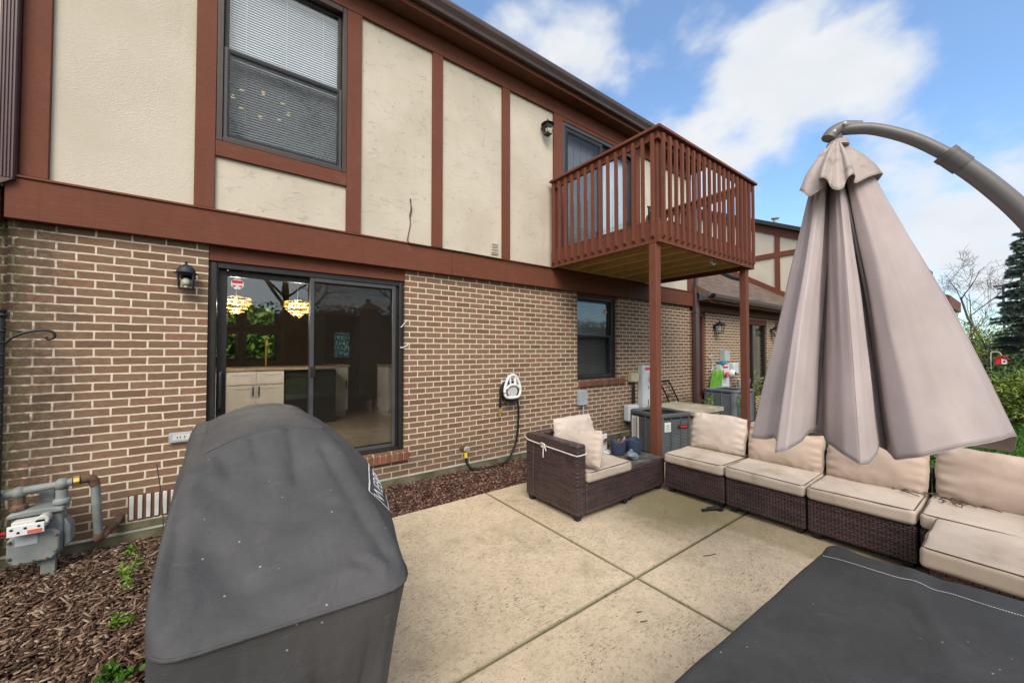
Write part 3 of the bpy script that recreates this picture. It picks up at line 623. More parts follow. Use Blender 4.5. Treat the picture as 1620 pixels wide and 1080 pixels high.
# ---- rooms behind the glass
IF = .40
part('interior_floor', MB().box(-1.26,8.21,WY+.201,10.55,IF-.10,IF), M['intfloor'], H)
part('interior_ceiling', MB().box(-1.26,8.21,WY+.201,10.55,2.76,2.84), M['intceil'], H)
FW = [(-.62,.13,2.10,2.66),(.24,.86,2.10,2.66),(-.62,.13,1.34,1.98),(.24,.86,1.34,1.98),(1.88,2.72,IF+.001,2.46)]
part('far_wall', MB().wall([-1.26,8.21],[IF,2.758],FW,10.40,10.54), M['intwall'], H)
part('partition_wall', MB().box(4.2,4.32,WY+.201,10.39,IF+.001,2.758), M['intwall'], H)
part('ceiling_beam', MB().box(1.3,4.19,8.6,9.0,2.48,2.758), M['intwall'], H)
part('inner_lining', MB().wall([-1.26,4.19],[IF,2.758],[DOOR,],WY+.202,WY+.206).box(-1.259,-1.24,WY+.21,10.39,IF+.001,2.757), M['intwall'], H)
for h in FW[:4]:
    f_ = part('far_window', (lambda m: (m.box(h[0],h[0]+.05,10.38,10.46,h[2],h[3]), m.box(h[1]-.05,h[1],10.38,10.46,h[2],h[3]), m.box(h[0]+.051,h[1]-.051,10.38,10.46,h[2],h[2]+.05), m.box(h[0]+.051,h[1]-.051,10.38,10.46,h[3]-.05,h[3])) and m)(MB()), M['frame'], H)
    part('glass_pane', MB().box(h[0]+.05,h[1]-.05,10.42,10.424,h[2]+.05,h[3]-.05), M['glass'], f_)
FD = part('front_door', MB().wall([1.882,2.718],[IF+.004,2.458],[(2.10,2.48,1.39,2.03)],10.41,10.45), M['fdoor'], H)
part('stained_glass', MB().box(2.10,2.48,10.428,10.432,1.39,2.03), M['art'], FD)
part('door_moulding', (lambda m: (m.box(2.06,2.099,10.395,10.409,1.35,2.07), m.box(2.481,2.52,10.395,10.409,1.35,2.07), m.box(2.1,2.48,10.395,10.409,2.031,2.07), m.box(2.1,2.48,10.395,10.409,1.35,1.389)) and m)(MB()), M['fdoor'], FD)
part('upper_room_floor', MB().box(-1.26,8.21,WY+.12,8.9,2.845,2.885), M['intfloor'], H)
part('upper_room_wall', MB().box(-1.26,8.21,8.8,8.9,2.886,5.62).box(3.2,3.3,WY+.21,8.79,2.886,5.62), M['intwall'], H)
part('upper_wall_lining', MB().wall([-1.26,8.21],[2.886,5.624],[(-.13,1.0,3.54,5.37),(4.35,6.23,2.99,5.30)],WY+.11,WY+.16), M['intwall'], H)

# ---- kitchen (things inside, seen through the glass)
def cabinet(name, label, x0, x1, y0, y1, doors, top=True, m='cabinet', grp=None):
    t = thing(name, label, 'cabinet', ((x0+x1)/2, y0, IF), grp)
    part('carcass', MB().box(x0,x1,y0,y1,IF+.10,IF+.87).box(x0+.02,x1-.02,y0+.06,y1,IF+.001,IF+.099), M[m], t)
    n = doors; w = (x1-x0)/n
    for i in range(n):
        a, b = x0+i*w+.006, x0+(i+1)*w-.006
        for nm, z0, z1 in (('cabinet_door',IF+.115,IF+.66),('drawer',IF+.675,IF+.86)):
            d = part(nm, MB().box(a,b,y0-.018,y0-.001,z0,z1).box(a+.0,a+.055,y0-.025,y0-.0185,z0,z1).box(b-.055,b,y0-.025,y0-.0185,z0,z1).box(a+.056,b-.056,y0-.025,y0-.0185,z1-.05,z1).box(a+.056,b-.056,y0-.025,y0-.0185,z0,z0+.05), M[m], t)
            if nm == 'cabinet_door':
                hx = b-.03 if i % 2 == 0 else a+.03
                part('handle', MB().box(hx-.007,hx+.007,y0-.05,y0-.026,z1-.16,z1-.02), M['black'], d)
    if top: part('countertop', MB().box(x0-.02,x1+.02,y0-.04,y1,IF+.871,IF+.91), M['counter'], t, bevel=.004)
    return t
cabinet('kitchen_cabinet', 'cream base cabinets with stone counter behind the left glass of the ground floor door', -.75, .66, 6.75, 7.4, 4)
cabinet('kitchen_cabinet', 'narrow cream cabinet end beside the dark appliance, behind the right glass', 1.42, 1.70, 7.25, 7.85, 1)
cabinet('kitchen_cabinet', 'cream cabinet at the far right edge of the ground floor door glass', 2.25, 3.1, 6.75, 7.35, 2)
t = thing('dishwasher', 'dark dishwasher under the kitchen counter beside the cream base cabinets', 'appliance', (.99, 6.77, IF))
part('body', MB().box(.685,1.40,6.78,7.4,IF+.001,IF+.86), M['steel'], t); part('control_panel', MB().box(.69,1.395,6.765,6.779,IF+.76,IF+.855), M['frame'], t); part('countertop', MB().box(.681,1.415,6.72,7.4,IF+.871,IF+.91), M['counter'], t)
t = thing('kitchen_tap', 'tall curved brass tap on the kitchen counter in front of the far windows', 'tap', (.45, 7.15, IF+.91))
part('spout', MB().tube(catmull([(.45,7.15,IF+.911),(.45,7.15,IF+1.25),(.45,7.08,IF+1.36),(.45,6.98,IF+1.33),(.45,6.96,IF+1.24)],6), .013, 8), M['brass'], t, smooth=True)
def chandelier(label, x, y, z):
    t = thing('chandelier', label, 'chandelier', (x, y, z), 'lit crystal chandeliers in the kitchen')
    part('ceiling_rose', MB().lathe([(.09,2.735),(.09,2.757),(.001,2.758)], (x,y,0), 16), M['brass'], t)
    part('rod', MB().tube([(x,y,z+.12),(x,y,2.734)], .007, 6), M['brass'], t)
    fr = MB()
    for rr, zz in ((.16,.08),(.16,.024),(.12,-.04),(.07,-.088)):
        fr.tube([(x+rr*cos(a*pi/12), y+rr*sin(a*pi/12), z+zz) for a in range(25)], .006, 5)
    for a in range(4): fr.bar((x,y,z+.12), (x+.16*cos(a*pi/2), y+.16*sin(a*pi/2), z+.08), .008)
    part('frame', fr, M['brass'], t, smooth=True)
    c = MB(); rn = random.Random(int(x*100))
    for rr, zz, n in ((.16,.06,26),(.164,.016,26),(.148,-.016,22),(.124,-.052,18),(.088,-.08,12),(.048,-.112,7),(.096,.056,12)):
        for i in range(n):
            a = 2*pi*i/n+rn.random()*.2
            if rn.random() < .8: c.sphere((x+rr*cos(a), y+rr*sin(a), z+zz+rn.uniform(-.015,.015)), rn.uniform(.005,.011), 6)
    part('crystals', c, M['crystal'], t)
    b = MB()
    for i in range(8): b.sphere((x+.10*cos(i*pi/4), y+.10*sin(i*pi/4), z+.04), .011, 8)
    part('bulbs', b, M['bulb'], t)
    l = bpy.data.lights.new('chandelier_light', 'POINT'); l.energy = 24; l.color = (1,.88,.72); l.shadow_soft_size = .03
    lo = bpy.data.objects.new('chandelier_light', l); S.collection.objects.link(lo); lo.parent = t; lo.location = (0,0,-.02)
chandelier('lit gold crystal chandelier near the middle mullion of the sliding door', .735, 5.95, 2.15)
chandelier('lit gold crystal chandelier at the left edge of the door glass, below the red sticker', .045, 5.95, 2.15)
# a ring of small lamps in the upper room
t = thing('ceiling_lamp', 'ring of small warm lamps glimpsed through the upper window blind', 'lamp', (.3, 6.2, 5.0))
part('ring', MB().tube([(.3+.32*cos(a*pi/12), 6.2+.32*sin(a*pi/12), 4.98) for a in range(25)], .012, 6), M['brass'], t, smooth=True)
part('bulb', (lambda m: [m.sphere((.3+.32*cos(a*pi/4), 6.2+.32*sin(a*pi/4), 4.93), .026, 8) for a in range(8)] and m)(MB()), M['bulb_dim'], t)
part('rod', MB().tube([(.3,6.2,4.98),(.3,6.2,5.62)], .01, 6).tube([(-.02,6.2,4.98),(.62,6.2,4.98)], .008, 6), M['brass'], t)

# ================================================================== LEFT NEIGHBOUR (unit beyond the left downspout)
N1 = thing('townhouse', 'neighbouring townhouse just beyond the ribbed downspout at the far left edge', 'house', (-4.7, 4.75, 0))
part('brick_wall', MB().box(-8,-1.48,4.62,4.8,-.3,2.55), M['brick_far'], N1); part('stucco_panel', MB().box(-8,-1.36,4.50,4.8,2.88,5.6), M['stucco'], N1)
part('band_board', MB().box(-8,-1.37,4.45,4.8,2.551,2.879), M['timber_h'], N1)
part('roof', MB().prism([(4.1,5.75),(7.7,7.5),(11,5.7),(11,5.6),(7.7,7.3),(4.2,5.68)], 'x', -8, -1.81), M['shingle'], N1)
part('corner_return', MB().box(-1.48,-1.343,4.56,4.8,-.3,2.55), M['brick'], N1)

# ---- downspouts
def spout(name, label, x, y, w, d, pts):
    t = thing(name, label, 'downspout', (x, y, 0))
    return t
t = thing('downspout', 'ribbed purple-brown metal downspout beside the left corner board of the house', 'downspout', (-1.335, 4.44, 0))
m = MB()
for i in range(5): m.box(-1.372+i*.0165, -1.372+i*.0165+.0125, 4.375, 4.44, 2.83, 5.62)
m.box(-1.374,-1.290,4.382,4.455,2.832,5.618)
part('upper_pipe', m, M['downspout'], t, bevel=.003)
m = MB()
for i in range(5): m.box(-1.456+i*.0165, -1.456+i*.0165+.0125, 4.375, 4.44, .0, 2.77)
m.box(-1.458,-1.374,4.382,4.455,.002,2.768)
part('lower_pipe', m, M['downspout'], t, bevel=.003)
part('elbow', MB().prism([(-1.458,2.768),(-1.374,2.768),(-1.290,2.832),(-1.374,2.832)], 'y', 4.380, 4.452), M['downspout'], t)
part('strap', MB().box(-1.462,-1.360,4.366,4.374,2.46,2.51), M['white'], t, bevel=.002)
part('band_end_block', MB().box(-1.372,-1.348,4.40,4.46,2.77,2.86), M['foundation'], t, bevel=.005)
t = thing('downspout', 'brown metal downspout at the right end of the brick wall, before the one storey wing', 'downspout', (8.36, 4.42, 0))
part('pipe', MB().box(8.28,8.42,4.34,4.43,-.1,2.95).box(8.30,8.40,4.35,4.42,2.951,5.62), M['downspout'], t, bevel=.01)
part('strap', MB().box(8.27,8.43,4.33,4.44,2.40,2.43).box(8.27,8.43,4.33,4.44,1.2,1.23), M['gutter'], t)

# ---- wires on the facade
solo('dry_vine', MB().tube(catmull([(1.750,WY-.025,3.42),(1.758,WY-.03,3.32),(1.742,WY-.028,3.22),(1.75,WY-.03,3.12),(1.725,WY-.027,2.98),(1.70,WY-.06,2.89)],5), .0065, 5).tube(catmull([(1.745,WY-.026,3.40),(1.765,WY-.035,3.30),(1.748,WY-.03,3.20)],4), .004, 5).sphere((1.75,WY-.026,3.42),.012,6), M['rust'],
     'dried brown stem hanging down the third stucco panel', 'vine', (1.75, WY-.02, 2.89))
solo('facade_cable', MB().tube(catmull([(1.70,WY-.095,2.885),(1.72,WY-.10,2.86),(1.9,WY-.098,2.862),(2.6,WY-.096,2.865),(3.3,WY-.10,2.85),(4.1,WY-.096,2.858)],6), .005, 5), M['black'],
     'thin dark cable running along the top of the brown band board', 'cable', (2.9, WY-.09, 2.85))

# ================================================================== BALCONY
bx0, bx1, by0, by1 = 4.03, 6.66, 2.545, WY-.078
BL = thing('balcony', 'brown wooden balcony with vertical balusters carried on two posts', 'balcony', ((bx0+bx1)/2, (by0+by1)/2, 2.85))
zb = 2.852
part('rim_board', MB().box(bx0,bx0+.04,by0+.041,by1,zb,zb+.25), M['deck_paint'], BL, bevel=.004); part('rim_board', MB().box(bx1-.04,bx1,by0+.041,by1,zb,zb+.25), M['deck_paint'], BL, bevel=.004); part('rim_board', MB().box(bx0,bx1,by0,by0+.04,zb,zb+.25), M['timber_h'], BL, bevel=.004)
part('ledger', MB().box(bx0+.05,bx1-.05,by1-.045,by1-.003,zb+.03,zb+.24), M['rawwood'], BL)
for i in range(6):
    x = bx0+.40+i*.385
    part('joist', MB().box(x-.02,x+.02,by0+.045,by1-.05,zb+.025,zb+.235), M['rawwood'], BL, bevel=.003)
n = 17
for i in range(14):
    y = by0+.01+i*(by1-by0-.02)/14
    part('deck_plank', MB().box(bx0+.005,bx1-.005,y,y+(by1-by0)/14-.008,zb+.252,zb+.285), M['deck_paint'], BL, bevel=.003)
for x in (bx0+.003, bx1-.20):
    part('post', MB().box(x,x+.098,by0+.045,by0+.143,-.12,zb-.001), M['deck_paint'], BL, bevel=.005)
RT = 4.225
for x, y in ((bx0+.045,by0+.045),(bx1-.135,by0+.045),(bx0+.045,by1-.10),(bx1-.135,by1-.10)):
    part('corner_post', MB().box(x,x+.09,y,y+.09,zb+.286,RT-.04), M['deck_paint'], BL, bevel=.004)
def rail(x0, x1, y0, y1, z0, z1, nm='rail'): part(nm, MB().box(x0,x1,y0,y1,z0,z1), M['deck_paint'], BL, bevel=.005)
rail(bx0+.003,bx0+.042,by0+.043,by1,RT-.135,RT-.037); rail(bx1-.042,bx1-.003,by0+.043,by1,RT-.135,RT-.037); rail(bx0+.003,bx1-.003,by0+.003,by0+.042,RT-.135,RT-.037)
rail(bx0-.045,bx0+.10,by0+.105,by1,RT-.036,RT,'cap_rail'); rail(bx1-.10,bx1+.045,by0+.105,by1,RT-.036,RT,'cap_rail'); rail(bx0-.045,bx1+.045,by0-.045,by0+.103,RT-.036,RT,'cap_rail')
def bal(x, y, ax):
    w = .0175; z0, z1 = zb+.045, RT-.05; m = MB()
    if ax == 'x': p = [(y-w,z0+.03),(y+w,z0),(y+w,z1),(y-w,z1-.028)]; m.prism(p, 'x', x-w, x+w)      # bevel faces -y
    elif ax == 'l': p = [(x-w,z0+.03),(x+w,z0),(x+w,z1),(x-w,z1-.028)]; m.prism(p, 'y', y-w, y+w)
    else: p = [(x-w,z0),(x+w,z0+.03),(x+w,z1-.028),(x-w,z1)]; m.prism(p, 'y', y-w, y+w)
    part('baluster', m, M['deck_paint'], BL)
for i in range(14): bal(bx0-.018, by0+.07+i*(by1-by0-.14)/13, 'l'); bal(bx1+.018, by0+.07+i*(by1-by0-.14)/13, 'r')
for i in range(19): bal(bx0+.07+i*(bx1-bx0-.14)/18, by0-.018, 'x')
part('hook', MB().tube(catmull([(5.55,by0+.12,zb+.03),(5.55,by0+.12,zb-.03),(5.58,by0+.11,zb-.05),(5.60,by0+.10,zb-.02)],5), .009, 8).sphere((5.52,by0+.12,zb-.02),.022,8), M['white'], BL, smooth=True)
# folding chair on the balcony
t = thing('balcony_chair', 'black folding chair half hidden behind the balcony balusters', 'chair', (5.75, 3.5, zb+.286))
f = zb+.286
part('frame', MB().tube([(5.5,3.3,f),(5.62,3.55,f+.45),(5.60,3.75,f+.85)], .012).tube([(5.95,3.3,f),(5.95,3.55,f+.45),(5.95,3.75,f+.85)], .012).tube([(5.5,3.8,f),(5.58,3.3,f+.48)], .012).tube([(5.95,3.8,f),(5.95,3.3,f+.48)], .012), M['black'], t, smooth=True)
part('seat', MB().box(5.52,5.96,3.28,3.64,f+.44,f+.46), M['black'], t, bevel=.005); part('backrest', MB().box(5.58,5.97,3.70,3.73,f+.58,f+.84), M['black'], t, bevel=.005)

# ================================================================== ONE STOREY WING + GABLE (right neighbour)
N2 = thing('townhouse', 'neighbouring brick wing with shingled low roof and a stucco gable behind the balcony', 'house', (12, 4.9, 0))
D2 = [(8.50,8.93,.25,2.44),(10.76,12.45,.30,2.42),(13.05,14.9,.30,2.42)]
part('brick_wall', MB().wall([8.305,15.5],[-.2,2.46],D2,4.46,4.66), M['brick_far'], N2)
part('beam_board', MB().box(8.45,15.6,4.40,4.66,2.462,2.70), M['timber_h'], N2, bevel=.005); part('soffit', MB().box(8.45,15.6,4.12,4.399,2.66,2.69), M['soffit'], N2)
part('fascia', MB().box(8.45,15.6,4.085,4.118,2.62,2.76), M['timber_h'], N2); 
part('gutter', MB().prism([(4.084,2.67),(4.02,2.67),(3.985,2.73),(3.975,2.79),(3.99,2.79),(4.03,2.70),(4.084,2.70)], 'x', 8.44, 15.55), M['gutter'], N2)
part('roof', MB().prism([(3.99,2.795),(8.6,5.62),(8.6,5.45),(4.12,2.71)], 'x', 8.312, 15.52), M['shingle'], N2)
part('door_frame', MB().wall([8.50,8.93],[.25,2.44],[(8.58,8.85,.5,2.34)],4.50,4.56), M['timber'], N2); part('door_pane', MB().box(8.58,8.85,4.53,4.535,.5,2.34), M['steel'], N2)
for k, h in enumerate(D2[1:]):
    d_ = part('sliding_door', MB().wall([h[0],h[1]],[h[2],h[3]],[(h[0]+.08,(h[0]+h[1])/2-.03,h[2]+.1,h[3]-.16),((h[0]+h[1])/2+.03,h[1]-.08,h[2]+.1,h[3]-.16)],4.50,4.58), M['frame'], N2)
    part('glass_pane', MB().box(h[0]+.07,h[1]-.07,4.54,4.545,h[2]+.09,h[3]-.15), M['glass'], d_)
    part('head_board', MB().box(h[0],h[1],4.47,4.499,h[3]-.15,h[3]), M['timber'], d_)
    part('curtain', MB().grid([[(h[0]+.10+.014*j, 4.62+.02*sin(j*1.7), z) for j in range(12)] for z in (h[2]+.1,h[3]-.17)]), M['greentrim'], d_, smooth=True)
    part('back_panel', MB().box(h[0],h[1],4.72,4.74,h[2],h[3]), M['frame'], d_)
gx = 15.5; 
part('gable_wall', MB().prism([(2.4,-.2),(9.5,-.2),(9.5,7.93),(5.94,6.22),(2.4,4.52)][::-1], 'x', gx, gx+6), M['stucco_fine'], N2)
def gline(p, q, w, d=.05, nm='timber_board'):
    p = Vector(p); q = Vector(q); dr = (q-p).normalized(); nn = Vector((-dr.y, dr.x))*w/2
    part(nm, MB().prism([tuple(p+nn),tuple(q+nn),tuple(q-nn),tuple(p-nn)], 'x', gx-d, gx-.001), M['timber'], N2)
gline((2.3,4.352),(9.4,7.76),.24); gline((2.41,4.93),(9.2,4.93),.17,.047)
for y in (3.4,5.18,7.0): gline((y,.5),(y,7.6-(9.4-y)*.48+.05),.15,.044)
gline((3.9,2.83),(8.4,5.62),.16,.06,'rake_flashing')
part('gable_roof', MB().prism([(2.1,4.42),(9.6,8.02),(9.6,8.16),(2.1,4.56)], 'x', gx-.25, gx+6.2), simple('dark_shingle', (.03,.03,.033), .9), N2)
part('roof_vent', MB().lathe([(.07,6.0),(.07,6.36),(.13,6.37),(.13,6.41),(.02,6.45)], (gx+.5,5.4,0), 12), M['greybox'], N2)
part('skylight', MB().obox((13.9,6.15,4.20), .9, .8, .08, Matrix.Rotation(math.atan2(2.825,4.61),3,'X')), M['acdark'], N2)

# ================================================================== WICKER SEATING
def feet(parent, x0, x1, y0, y1, h=.055, s=.07):
    for x in (x0+.015, x1-.015-s):
        for y in (y0+.015, y1-.015-s):
            m = MB(); a = .012
            m.add([(x+a,y+a,.001),(x+s-a,y+a,.001),(x+s-a,y+s-a,.001),(x+a,y+s-a,.001),(x,y,h),(x+s,y,h),(x+s,y+s,h),(x,y+s,h)],[(0,3,2,1),(4,5,6,7),(0,1,5,4),(1,2,6,5),(2,3,7,6),(3,0,4,7)])
            part('foot', m, M['foot'], parent, bevel=.004)
def module(label, y0, y1, back=True, group='wicker sofa modules in a row', x0=3.93, x1=4.66, side_back=False):
    t = thing('sofa_module', label, 'sofa', ((x0+x1)/2, (y0+y1)/2, 0), group)
    part('base', MB().box(x0,x1,y0+.003,y1-.003,.056,.325), M['wicker'], t, bevel=.016, seg=3)
    if back: part('backrest', MB().box(x1-.085,x1,y0+.003,y1-.003,.326,.63), M['wicker'], t, bevel=.016, seg=3)
    if side_back: part('side_panel', MB().box(x0+.05,x1-.086,y0+.003,y0+.09,.326,.63), M['wicker'], t, bevel=.016, seg=3)
    feet(t, x0+.01, x1-.01, y0+.01, y1-.01); return t
def piping(m, w, d, z, r, rr=.0042):
    P = []
    for cx, cy, a0 in ((w/2-r,d/2-r,0),(-w/2+r,d/2-r,pi/2),(-w/2+r,-d/2+r,pi),(w/2-r,-d/2+r,3*pi/2)):
        for k in range(7): a = a0+k*pi/12; P.append((cx+r*cos(a), cy+r*sin(a), z))
    P.append(P[0]); return m.tube(P, rr, 6, cap=False)
def seat_cushion(label, x0, x1, y0, y1, z, h=.108, m='seat', rot=0, group='beige seat cushions', tilt=0, seed=0):
    w, d = x1-x0, y1-y0
    b = fuse(rounded_box(w, d, h, .032, 16, .014))
    b.v = [(p[0]+.006*fbm(p,4,seed), p[1]+.006*fbm(p,5,seed+1), p[2]+.011*fbm(p,3.2,seed+2)*(1 if p[2]>h*.5 else .2)) for p in b.v]
    t = thing('seat_cushion', label, 'cushion', (0,0,0), group)
    part('padding', b, M[m], t, smooth=True, sharp=80)
    pp = MB(); piping(pp, w-.022, d-.022, h-.006, .035); piping(pp, w-.022, d-.022, .007, .035)
    pp.v = [(p[0]+.006*fbm(p,4,seed), p[1]+.006*fbm(p,5,seed+1), p[2]+.011*fbm(p,3.2,seed+2)*(1 if p[2]>h*.5 else .2)) for p in pp.v]
    part('piping', pp, M['piping'], t, smooth=True)
    t.location = ((x0+x1)/2, (y0+y1)/2, z); t.rotation_euler = (tilt, 0, rot); return t
def pillow(label, loc, w, h, d, rz, tilt, m='pillow', seed=0, roll=0, sag=0, group='beige back pillows'):
    N = 30; b = MB(); rn = random.Random(seed)
    def P(u, v, s):
        pu = max(0, 1-abs(u)**2.6); pv = max(0, 1-abs(v)**2.6)
        th = d/2*(pu**.42)*(pv**.42)
        x = w/2*u*math.sqrt(1-.13*v*v)*(1-.03*(1-v*v)); z = h/2*v*math.sqrt(1-.16*u*u)*(1-.04*(1-u*u))
        e = max(abs(u), abs(v))
        gather = .012*sin((u*23+seed if abs(v) > abs(u) else v*17+seed*2)+2.0*fbm((u*2,v*2,s),1,seed))*max(0,(e-.62)/.38)*(1-max(0,(e-.97)/.03))
        q = (x, 0, z); n = .016*fbm((u,v,s),1.1,seed) + .005*fbm((u,v,s),3.0,seed+5)
        y = s*(th + (gather+n)*min(1,th/(d*.2)))
        z += .012*fbm((u,v,0),1.3,seed+9) - sag*(1-v)*.0
        x += .010*fbm((u,v,0),1.6,seed+3)
        y += sag*(u*u)*1.0
        return (x, y, z)
    for s in (1,-1):
        g = [[P(sin(pi/2*(-1+2*i/N)) if True else 0, sin(pi/2*(-1+2*j/N)), s) for j in range(N+1)] for i in range(N+1)]
        b.grid(g if s > 0 else g[::-1])
    b = fuse(b, 5e-4)
    t = thing('back_pillow', label, 'pillow', (0,0,0), group)
    part('padding', b, M[m], t, smooth=True, sharp=120)
    E_ = [P(sin(pi/2*(-1+2*i/N)),-1,1) for i in range(N)]+[P(1,sin(pi/2*(-1+2*i/N)),1) for i in range(N)]+[P(sin(pi/2*(1-2*i/N)),1,1) for i in range(N)]+[P(-1,sin(pi/2*(1-2*i/N)),1) for i in range(N)]
    E_.append(E_[0]); part('piping', MB().tube(E_, .0055, 6, cap=False), M[m], t, smooth=True)
    t.rotation_euler = (tilt, roll, rz); t.location = loc; return t
module('wicker sofa module nearest the balcony post, at the far end of the row', 1.795, 2.440)
module('second wicker sofa module, its left end marked by a broken black clip on the patio', 1.135, 1.790)
module('third wicker sofa module, directly behind the covered table corner', .480, 1.130)
module('wicker corner module at the near end of the sofa row, littered with dead twigs', -.25, .475, side_back=True)
seat_cushion('mossy edged seat cushion nearest the balcony post', 3.905, 4.575, 1.80, 2.437, .327, m='seat_moss', seed=1)
seat_cushion('seat cushion of the second sofa module, partly under the umbrella folds', 3.905, 4.575, 1.14, 1.787, .327, m='seat_moss', seed=2)
seat_cushion('seat cushion with a dirty rear corner, behind the covered table corner', 3.905, 4.575, .485, 1.127, .327, seed=3)
seat_cushion('seat cushion strewn with dead twigs on the corner module', 3.90, 4.575, -.15, .470, .327, seed=4)
pillow('plump pale pillow standing alone beside the balcony post', (4.46,2.10,.635), .60, .42, .19, -pi/2+.06, R(-14), 'pillow_light', 3)
pillow('pillow half hidden behind the left fold of the umbrella', (4.47,1.46,.620), .66, .43, .22, -pi/2, R(-14), 'pillow', 7)
pillow('pillow behind the hanging middle fold of the umbrella, creased at its right corner', (4.47,.80,.615), .66, .44, .22, -pi/2-.02, R(-14), 'pillow', 11)
pillow('long stained pillow on the corner module at the right edge', (4.47,.07,.615), .76, .44, .22, -pi/2, R(-14), 'pillow', 15)
# ottoman
t = thing('ottoman', 'low wicker ottoman in front of the corner module, behind the table cover', 'ottoman', (3.56, .05, 0))
part('base', MB().box(3.27,3.89,-.40,.36,.056,.315), M['wicker'], t, bevel=.016, seg=3); feet(t, 3.28, 3.88, -.39, .35)
seat_cushion('thick clean seat cushion on the ottoman at the lower right', 3.235, 3.89, -.42, .395, .317, h=.118, m='seat', seed=6)
# corner chair
C = thing('corner_chair', 'dark wicker corner chair with a white rope tied round its arm', 'chair', (2.94, 2.82, 0))
part('base', MB().box(2.672,3.335,2.452,3.075,.056,.335), M['wicker'], C, bevel=.016, seg=3)
part('arm_panel', MB().box(2.55,2.668,2.45,3.20,.056,.702), M['wicker'], C, bevel=.018, seg=3)
part('backrest', MB().box(2.670,3.335,3.08,3.20,.056,.702), M['wicker'], C, bevel=.018, seg=3)
feet(C, 2.55, 3.335, 2.45, 3.20)
part('seam_welt', MB().tube([(2.549,3.075,.07),(2.549,3.075,.69)], .003, 5), M['piping'], C)
seat_cushion('seat cushion of the corner chair, green moss along its front', 2.68, 3.335, 2.43, 3.065, .337, h=.105, m='seat_moss', seed=8)
pillow('pale pillow slumped along the arm of the corner chair, end drooping forward', (2.80,2.70,.595), .64, .37, .18, pi/2+.07, R(20), 'pillow_light', 21, roll=R(10))
pillow('pale pillow leaning on the backrest of the corner chair', (3.06,2.97,.645), .62, .42, .17, .05, R(-14), 'pillow_light', 25)
rp = MB(); rp.tube(catmull([(2.80,3.215,.66),(2.60,3.21,.65),(2.545,3.17,.635),(2.543,2.95,.622),(2.543,2.70,.615),(2.543,2.48,.610),(2.56,2.443,.612),(2.66,2.442,.618),(2.69,2.50,.62)],6), .006, 6)
rp.tube(catmull([(2.541,2.92,.622),(2.533,2.90,.60),(2.536,2.905,.54),(2.54,2.91,.50)],5), .006, 6).tube(catmull([(2.541,2.90,.622),(2.528,2.87,.61),(2.535,2.86,.575)],5), .006, 6)
rp.tube(catmull([(2.536,2.95,.632),(2.524,2.91,.645),(2.53,2.87,.63),(2.528,2.90,.605),(2.538,2.94,.612)],5), .007, 6)
solo('rope', rp, M['rope'], 'white rope knotted round the arm of the corner chair', 'rope', (2.54, 2.9, .62), smooth=True)
# corner table
t = thing('side_table', 'low wicker corner table with dirty glass top between the chair and the sofa', 'table', (3.67, 2.79, 0))
part('base', MB().box(3.345,3.995,2.475,3.12,.056,.352), M['wicker'], t, bevel=.012, seg=3); part('glass_top', MB().box(3.36,3.98,2.49,3.105,.353,.361), M['tabletop'], t, bevel=.002); feet(t, 3.35, 3.99, 2.48, 3.11)
# things on the table
def pot(label, x, y, r, h, twigs=0, rz=0):
    t = thing('plant_pot', label, 'pot', (x, y, .361), 'blue pots on the corner table')
    b = MB(); n = 28
    prof = [(.62,0),(.80,.04),(.93,.35),(1.0,.8),(1.02,1.0),(.95,1.0),(.92,.8),(.70,.72)]
    P = [[(x+r*a*cos(2*pi*j/n+rz)*(1+.03*cos(4*(2*pi*j/n))), y+r*a*sin(2*pi*j/n+rz)*(1+.03*cos(4*(2*pi*j/n))), .362+h*z + (.012*cos(4*(2*pi*j/n)) if z >= .99 else 0)) for j in range(n)] for a, z in prof]
    b.grid(P, cv=True); b.f.append(tuple(range(n-1,-1,-1))); part('bowl', b, M['pot'], t, smooth=True, sharp=50)
    part('soil', MB().lathe([(.001,.362+h*.74),(r*.78,.362+h*.73),(r*.80,.362+h*.70)], (x,y,0), 20), M['soil'], t)
    if twigs:
        rn = random.Random(5); m = MB()
        for i in range(twigs):
            a = rn.uniform(0,6.28); p = Vector((x+r*.4*cos(a), y+r*.4*sin(a), .362+h*.72)); m.tube([p, p+Vector((.5*r*cos(a)+.01,.5*r*sin(a),h*.55))], .008, 5)
        part('twigs', m, M['twig'], t)
    else:
        m = MB()
        for i in range(6): m.sphere((x-r*.4+.02*i*.6, y+.01*i, .362+h*.78), .02, 6, (1,1,.5))
        part('moss', m, M['leafyellow'], t)
pot('blue pot holding dry twig stubs, beside the paper sleeve on the corner table', 3.66, 2.87, .098, .150, 5)
pot('blue pot with green moss, in front of the air conditioner on the corner table', 3.86, 2.80, .104, .155, 0, .4)
rk = MB().sphere((0,0,0), .058, 14, (1.2,.9,.75)); rk.v = [(p[0]+.02*fbm(p,18,3)+3.60, p[1]+.02*fbm(p,18,4)+2.62, max(.362, p[2]+.028*fbm(p,15,5)+.405)) for p in rk.v]
rk.sphere((3.585,2.585,.415),.026,10,(1,.8,.8)); rk.sphere((3.615,2.65,.45),.022,10)
solo('stone_ornament', rk, M['rock'], 'small blue grey stone frog ornament in front of the two blue pots', 'ornament', (3.6, 2.62, .361), smooth=True)
t = thing('paper_sleeve', 'white folded cardboard sleeve standing behind the blue pots', 'packaging', (3.62, 3.04, .361))
q = Matrix.Rotation(R(12), 3, 'Z')
part('sheet', (lambda m: (m.obox((3.62,3.05,.362+.10), .17,.012,.20,q), m.obox((3.635,2.99,.3655), .16,.10,.006,q)) and m)(MB()), M['white'], t, bevel=.002)
